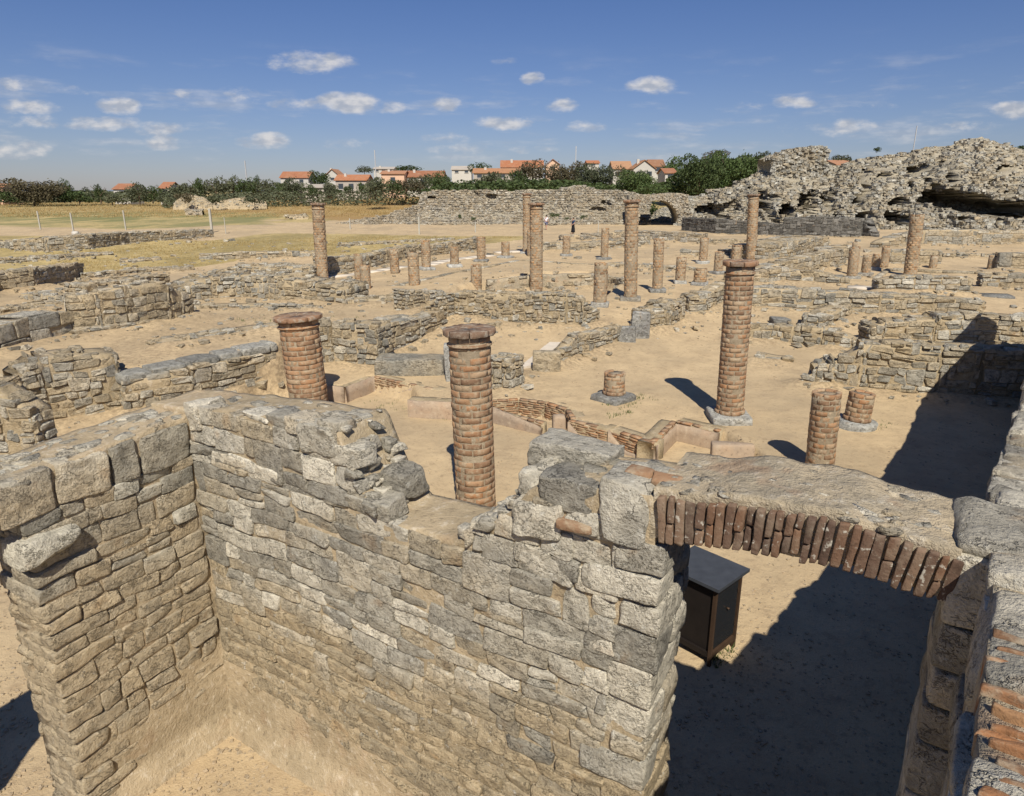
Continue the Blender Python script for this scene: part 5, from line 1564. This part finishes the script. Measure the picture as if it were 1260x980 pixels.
HS = [
 ('small pale yellow house at the extreme left behind the brownish tree', -14, 5, 244, 231, 227, 210, M_pink, M_roof, 'side', 1),
 ('small white house with a pointed red roof at left, first from the left edge', 141, 160, 244, 233, 227, 215, M_white, M_roof, 'side', 1),
 ('small white cottage, only its red roof and a wall end showing, second from the left', 197, 209, 242, 232, 225, 210, M_white, M_roof, 'side', 1),
 ('house with a long red roof and a white gable behind the dark trees', 346, 380, 230, 219, 212, 215, M_white, M_roof, 'side', 2),
 ('white gabled house with red roof right of the round dark tree', 401, 418, 226, 217, 209, 218, M_white, M_roof, 'front', 1),
 ('long low plastered house with brown roof behind the dark bushes', 414, 452, 242, 222, 216, 180, M_grey, M_roof, 'side', 3),
 ('low stone outbuilding with an open dark shed at the field edge', 369, 400, 240, 231, 228, 178, M_grey, M_grey, 'side', 1),
 ('salmon pink house with a flat-looking roof line', 470, 498, 234, 214, 211, 186, M_pink, M_roof, 'side', 1),
 ('long orange-roofed house right of the salmon pink house', 497, 545, 232, 218, 211, 190, M_white, M_roof, 'side', 3),
 ('flat white distant building behind the second mast', 460, 484, 214, 208, 206, 240, M_white, M_grey, 'side', 3),
 ('distant grey-roofed building on the skyline left of the round green tree', 556, 580, 216, 209, 205, 240, M_white, M_grey, 'side', 2),
 ('long low house with a brown tiled roof behind the rampart', 583, 640, 224, 213, 208, 186, M_grey, M_roofb, 'side', 4),
 ('house with the big bright red roof behind the brownish tree', 617, 668, 216, 206, 198, 196, M_white, M_roof, 'side', 2),
 ('small pinkish house at the right end of the big red roof', 672, 688, 212, 203, 197, 200, M_pink, M_roof, 'front', 1),
 ('tiny white house top showing above the trees right of the third mast', 723, 737, 206, 201, 198, 240, M_white, M_roof, 'side', 1),
 ('white house with brown roof and white chimney at left of the gabled group', 754, 776, 224, 208, 199, 190, M_white, M_roofb, 'side', 2),
 ('large white gabled house facing the ruins', 779, 805, 224, 208, 198, 180, M_white, M_roofb, 'front', 2),
 ('brown-roofed house at the right of the white gabled group', 800, 817, 216, 205, 197, 196, M_white, M_roofb, 'side', 1),
 ('little white shed with orange roof left of the very large dark tree', 818, 831, 224, 213, 208, 160, M_white, M_roof, 'side', 1),
 ('white wall and chimney showing among the large dark trees', 896, 908, 206, 198, 196, 150, M_white, M_white, 'side', 1),
 ('house whose red roof peeks over the slope right of the tower', 1030, 1052, 206, 203, 198, 125, M_white, M_roof, 'side', 1),
]
for (lab, x0, x1, yb, ye, yr, D, wm, rm, gb, wn) in HS:
    house(lab, x0, x1, yb, ye, yr, D, wm, rm, gb, wn)
# masts and posts
M_conc = plain_mat('weathered_concrete', (.40, .38, .32), .85, .15, 6)
M_metal = plain_mat('pale_metal', (.42, .42, .42), .5, .05, 6)
def post(label, px, yb, yt, r, name='fence_post', cat='post', D=None, mat=None, group='concrete posts along the field path'):
    r = r * (.62 if D is None else .6)
    b = G(px, yb) if D is None else Vector(pxw(px, yb, D))
    h = zat(yt, b.y) - b.z
    V = []; Fc = []
    V, Fc = rock((-r, -r, -.3), (r, r, h), (1, 1, 6), 0, 0, 0)
    o = newobj(name, mk(name, V, Fc, False), None, mat or M_conc); o.location = b
    return tag(o, label, cat, group)
post('leftmost concrete post in the green field', 50, 283, 260, .09)
post('concrete post with a small white box at its foot', 91, 288, 262, .09)
post('concrete post in the field, third from the left', 155, 283, 259, .09)
post('thick stone post at the end of the long dry stone wall', 261, 286, 257, .16)
post('thin pale stick right of the thick stone post', 278, 288, 268, .05)
post('small white post at the left end of the rampart', 431, 282, 269, .09)
post('tallest white post beside the path before the rampart', 516, 289, 267, .11)
post('white post on the path left of the pair of tall columns', 585, 286, 273, .09)
post('thin white post right of the woman in black', 736, 286, 272, .06)
o = slab_px('small white box at the foot of the second post', 88, 95, 289, 285, .4, 'white_box', M_white, 'box', n=(2, 2, 2))
for lab, px, yb, yt, D in [('first white mast from the left above the tree belt', 305, 225, 198, 230), ('second white mast, with a thick top, above the pink house', 463, 215, 185, 230), ('third thin mast above the brown-green trees', 708, 205, 180, 230), ('thin mast rising behind the mound at right', 1122, 186, 155, 140)]:
    post(lab, px, yb + 10, yt, .22 if D > 200 else .1, 'mast', 'mast', D, M_metal, 'masts above the village')

# ================================================================== DISPLAY CASE behind the arch
def case():
    a = G(873, 822); b = G(905, 796)
    d = Vector((b.x - a.x, b.y - a.y)); L = d.length; Mx = frame((a.x, a.y), d)
    zt = zat(722, a.y); Wd = .62
    root = thing('display_case', 'black wooden display case with slate top standing behind the arch', 'case')
    M_wood = plain_mat('dark_wood', (.018, .014, .012), .5, .3, 8)
    M_edge = plain_mat('brown_wood_edge', (.06, .036, .022), .6, .3, 10)
    M_slate = plain_mat('slate_top', (.055, .06, .068), .55, .35, 9, .35)
    M_gl = plain_mat('dark_glass', (.02, .02, .02), .08, .1, 4, .6)
    def p(name, lo, hi, m, par=None, n=(1, 1, 1)):
        V, Fc = rock(lo, hi, n, .004, 0, 0, 1, Mx); return newobj(name, mk(name, V, Fc, False), par or root, m)
    p('top', (-.05, zt - .045, -Wd - .05), (L + .05, zt, .05), M_slate)
    body = p('body', (.03, .10, -Wd + .03), (L - .03, zt - .05, -.03), M_wood)
    for u in (0, L - .045):
        for w in (-Wd, -.045):
            p('leg', (u, -.02, w), (u + .045, zt - .046, w + .045), M_edge)
    for hz_ in (.3, .72):
        p('hinge', (L - .07, zt * hz_, -.012), (L - .05, zt * hz_ + .06, -.004), M_edge)
    g = p('glass_panel', (.06, .2, -.028), (L - .06, zt - .13, -.012), M_gl)
    p('rail', (.045, .10, -.04), (L - .045, .17, .0), M_edge)
    p('rail', (.045, zt - .12, -.04), (L - .045, zt - .05, .0), M_wood)
    p('rail', (-.0, .1, -Wd + .045), (.035, .17, -.045), M_wood)
    V, Fc = cyl(.012, .012, 0, .03, 8, 1)
    V2 = np.stack([V[:, 0] + L / 2, V[:, 1] + zt * .62, V[:, 2] - .012], 1)
    newobj('knob', mk('knob', Mx(V2), Fc), g, M_edge)
case()

# ================================================================== PEOPLE
def person(label, px, yb, yt, shirt, lower, skin, hair, skirt=False, face=0.0, walk=.18, arm=.0):
    b = G(px, yb); H_ = zat(yt, b.y) - b.z
    s = H_ / 1.7
    root = thing('person', label, 'person', tuple(b)); root.rotation_euler = (0, 0, face); root.scale = (s, s, s)
    def skin_obj(name, verts, edges, rad, mat, sub=2):
        me = bpy.data.meshes.new(name); me.from_pydata(verts, edges, []); o = newobj(name, me, root, mat)
        md = o.modifiers.new('skin', 'SKIN'); md.use_smooth_shade = True
        for v, r in zip(me.skin_vertices[0].data, rad): v.radius = r
        me.skin_vertices[0].data[0].use_root = True
        ms = o.modifiers.new('sub', 'SUBSURF'); ms.levels = sub; ms.render_levels = sub
        return o
    w = walk
    # pelvis, waist, chest, neck, head, shoulders, elbows, wrists, hands, hips, knees, ankles, toes
    Vb = [(0, 0, .93), (0, .01, 1.08), (0, .0, 1.32), (0, 0, 1.46), (0, -.01, 1.56), (0, -.01, 1.64),
          (.19, 0, 1.38), (.25, .05, 1.12), (.24, -.08 - arm, .90 + arm), (.235, -.11 - arm, .82 + arm),
          (-.19, 0, 1.38), (-.25, -.02, 1.12), (-.25, -.12, .90), (-.245, -.15, .82),
          (.10, 0, .88), (.10, -w * .7, .50), (.10, -w, .08), (.10, -w - .14, .03),
          (-.10, 0, .88), (-.10, w * .3, .50), (-.10, w * 1.1, .09), (-.10, w * 1.1 - .14, .03)]
    Eb = [(0, 1), (1, 2), (2, 3), (3, 4), (4, 5), (2, 6), (6, 7), (7, 8), (8, 9), (2, 10), (10, 11), (11, 12), (12, 13), (0, 14), (14, 15), (15, 16), (16, 17), (0, 18), (18, 19), (19, 20), (20, 21)]
    Rb = [(.15, .11), (.13, .1), (.16, .115), (.055, .055), (.085, .1), (.07, .085), (.055, .055), (.042, .042), (.032, .03), (.035, .02), (.055, .055), (.042, .042), (.032, .03), (.035, .02), (.085, .085), (.06, .06), (.042, .042), (.04, .03), (.085, .085), (.06, .06), (.042, .042), (.04, .03)]
    skin_obj('body', Vb, Eb, Rb, skin)
    skin_obj('shirt', [(0, 0, .96), (0, .01, 1.08), (0, 0, 1.30), (0, 0, 1.42), (.19, 0, 1.37), (.235, .035, 1.2), (-.19, 0, 1.37), (-.235, -.01, 1.2)], [(0, 1), (1, 2), (2, 3), (2, 4), (4, 5), (2, 6), (6, 7)],
             [(.175, .135), (.16, .125), (.185, .14), (.08, .08), (.075, .075), (.062, .062), (.075, .075), (.062, .062)], shirt, 1)
    if skirt:
        V, Fc = cyl(.27, .16, .16, 1.0, 20, 6, .012); V[:, 1] *= .8
        newobj('skirt', mk('skirt', V, Fc), root, lower)
    else:
        skin_obj('shorts', [(0, 0, .95), (.10, 0, .86), (.10, -w * .55, .52), (-.10, 0, .86), (-.10, w * .25, .52)], [(0, 1), (1, 2), (0, 3), (3, 4)], [(.165, .125), (.11, .11), (.09, .09), (.11, .11), (.09, .09)], lower, 1)
    V, Fc = cyl(.098, .07, 1.585, 1.725, 14, 3, .004); V[:, 1] += .015
    newobj('hair', mk('hair', V, Fc), root, hair)
    V, Fc = rock((-.012, -.135, 1.575), (.012, -.10, 1.62), (1, 1, 1), .004, 0, 0)
    newobj('nose', mk('nose', V, Fc), root, skin)
M_skin = plain_mat('skin', (.45, .26, .18), .6, .05); M_hair = plain_mat('dark_hair', (.03, .02, .015), .6, .1)
person('visitor in a white shirt and patterned shorts beside the tall columns', 672, 283, 265, plain_mat('white_shirt', (.74, .70, .72), .8, .05), plain_mat('patterned_shorts', (.16, .17, .25), .8, .6, 14), M_skin, M_hair, False, 2.6)
person('visitor in navy top and long black skirt walking on the terrace', 705, 288, 268, plain_mat('navy_top', (.03, .06, .12), .8, .1), plain_mat('black_skirt', (.012, .012, .015), .8, .1), M_skin, M_hair, True, -1.2, .1, .1)

# ================================================================== SMALL STUFF ON THE GROUND
co = np.empty(len(gm.vertices) * 3, np.float32); gm.vertices.foreach_get('co', co); co = co.reshape(-1, 3)
near = np.where((co[:, 1] > 11) & (co[:, 1] < 75) & (np.abs(co[:, 0]) < 70))[0]
Q_ = co[near]; dmin = np.full(len(near), 9.0)
for (x0, y0, x1, y1) in WALLSEGS:
    dx, dy = x1 - x0, y1 - y0
    sel = np.where((Q_[:, 0] > min(x0, x1) - 1.5) & (Q_[:, 0] < max(x0, x1) + 1.5) & (Q_[:, 1] > min(y0, y1) - 1.5) & (Q_[:, 1] < max(y0, y1) + 1.5))[0]
    if not len(sel): continue
    t = np.clip(((Q_[sel, 0] - x0) * dx + (Q_[sel, 1] - y0) * dy) / (dx * dx + dy * dy + 1e-9), 0, 1)
    dmin[sel] = np.minimum(dmin[sel], np.hypot(Q_[sel, 0] - x0 - t * dx, Q_[sel, 1] - y0 - t * dy))
nz = .5 + .5 * fbm(Q_ * [1, 1, 0], 1.1, 3)
co[near, 2] += (.17 * np.exp(-(dmin / .42) ** 2) * np.clip(nz * 1.5, 0, 1.3)).astype(np.float32)
gm.vertices.foreach_set('co', co.ravel()); gm.update()
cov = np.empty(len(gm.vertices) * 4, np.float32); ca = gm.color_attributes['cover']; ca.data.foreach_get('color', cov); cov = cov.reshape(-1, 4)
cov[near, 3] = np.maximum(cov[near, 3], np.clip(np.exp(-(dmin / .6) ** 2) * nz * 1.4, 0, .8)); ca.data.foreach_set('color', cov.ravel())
def gz_np(px, py, zg):
    X = (px - 630) / 845.; Y = -(py - 490) / 845.
    f = math.cos(PITCH) + Y * math.sin(PITCH); d = math.sin(PITCH) - Y * math.cos(PITCH); t = (CAM_H - zg) / d
    return X * t, f * t
def on_ground(px, py):
    z = np.zeros(len(px))
    for _ in range(6):
        x, y = gz_np(px, py, z); z = z + (terrain(x, y) - z) * .6
    x, y = gz_np(px, py, z); return np.stack([x, y, terrain(x, y)], 1)
M_pebble = earth_mat('pebble', a=(.46, .35, .22), b=(.34, .27, .18), pale=(.58, .50, .38), sc=2)
def scatter_stones(px, py, smin, smax, mat, name, lab):
    P = on_ground(px, py); n = len(P)
    w = (smin + (smax - smin) * rng.random(n) ** 3) * 2 * np.maximum(1, P[:, 1] / 18)
    P[:, 2] += w * .08
    o = newobj(name, confetti(name, P, w, (.4, .7), 3.14, .3, .4), None, mat); return tag(o, lab, kind='stuff')
U = lambda a, b, n: rng.uniform(a, b, n)
scatter_stones(U(-20, 1280, 26000), 330 + 650 * rng.random(26000) ** 1.2, .003, .016, M_pebble, 'gravel', 'fine gravel on the sandy ground')
scatter_stones(U(0, 1260, 1500), U(296, 420, 1500), .015, .07, M_mid, 'loose_rubble', 'loose broken stones lying between the low walls')
def blades(px, py, h0, h1, mat, name, lab, k=4):
    P = np.repeat(on_ground(px, py), k, 0); n = len(P)
    h = rng.uniform(h0, h1, n) * np.maximum(1, P[:, 1] / 40); a = U(0, 6.3, n); w = h * .13
    sp = h[:, None] * .5 * rng.normal(size=(n, 2)); P[:, :2] += sp
    dx, dy = np.cos(a) * w, np.sin(a) * w; z0 = P[:, 2] - .02
    V = np.stack([np.stack([P[:, 0] - dx, P[:, 1] - dy, z0], 1), np.stack([P[:, 0] + dx, P[:, 1] + dy, z0], 1), np.stack([P[:, 0] + U(-.6, .6, n) * h, P[:, 1] + U(-.6, .6, n) * h, P[:, 2] + h], 1)], 1).reshape(-1, 3)
    o = newobj(name, mesh_np(name, V, np.arange(3 * n).reshape(-1, 3), np.repeat(rng.random(n), 3)), None, mat); return tag(o, lab, kind='stuff')
M_dryg = plain_mat('dry_grass', (.34, .25, .10), .8, .3, 1)
M_dryo = plain_mat('rusty_grass', (.34, .24, .10), .8, .3, 1)
wx = []; 
for (x0, y0, x1, y1) in WALLSEGS:
    L_ = math.hypot(x1 - x0, y1 - y0)
    if y0 > 70: continue
    for _ in range(int(L_ * 9)):
        t = random.random(); wx.append((x0 + (x1 - x0) * t + random.gauss(0, .3), y0 + (y1 - y0) * t - abs(random.gauss(0, .3))))
wx = np.array(wx)
def fallen(name, lab, xy, s0, s1, mat):
    z = terrain(xy[:, 0], xy[:, 1]); w = s0 + (s1 - s0) * rng.random(len(xy)) ** 3
    o = newobj(name, confetti(name, np.stack([xy[:, 0], xy[:, 1], z + w * .2 + .05], 1), w, (.4, .7), 3.1, .3, .35), None, mat); return tag(o, lab, kind='stuff')
fallen('fallen_stones', 'small fallen stones lying at the feet of the low walls', wx, .03, .24, M_mid)
M_greeng = plain_mat('green_weeds', (.09, .12, .035), .8, .3, 2)
def in_dry(n):
    x, y = U(60, 640, n), U(290, 334, n); k = inpoly(x, y, [(60, 292), (250, 297), (430, 291), (640, 292), (560, 304), (430, 315), (330, 317), (180, 336), (60, 334)]); return x[k], y[k]
blades(*in_dry(16000), .03, .09, M_dryg, 'dry_grass', 'short dry yellow grass between the low walls')
blades(U(-20, 540, 16000), 246 + 22 * rng.random(16000) ** 1.3, .03, .10, M_dryo, 'rusty_grass', 'rusty dry grass in the far field')
def weeds(px, py, w, h, n, r=random.Random(8)):
    out = []
    for _ in range(n): out.append((px + r.gauss(0, w), py + r.gauss(0, h)))
    return out
pts = []
for c in [(765, 495, 12, 3, 60), (790, 490, 8, 2, 18), (757, 512, 4, 1, 14), (773, 508, 2, 1, 8), (1005, 476, 5, 2, 20), (1032, 480, 8, 2, 26), (1060, 478, 8, 2, 20), (1137, 487, 8, 3, 24), (1160, 488, 6, 3, 20), (882, 815, 4, 4, 12), (895, 806, 3, 3, 10),
          (640, 398, 20, 2, 30), (700, 405, 15, 1, 24), (350, 396, 40, 3, 40), (1085, 524, 6, 3, 12), (930, 450, 3, 1, 6), (548, 515, 6, 2, 8), (444, 512, 8, 3, 14), (235, 486, 6, 2, 16), (475, 500, 14, 4, 18)]:
    pts += weeds(*c)
pts = np.array(pts)
blades(pts[:, 0], pts[:, 1], .02, .09, M_greeng, 'weeds', 'small green weeds at the feet of walls and columns', 5)
# dark shrubs growing on the rampart
for lab, px, yb, yt, w in [('dark shrub growing on the rampart behind the visitors', 683, 268, 262, 14), ('small dark shrub on the rampart right of the woman in black', 718, 270, 264, 8), ('tiny dark shrub on the rampart left of the woman in black', 697, 271, 267, 6),
                           ('small dark weed clump at the middle of the rampart', 566, 270, 263, 5), ('dark weed clump beside the one at the middle of the rampart', 583, 272, 267, 6)]:
    tree(lab, px, yb, yt, w, 85, 'bush', M_leafd, 'shrub', None, 'shrub')
print('objects', len(bpy.data.objects))
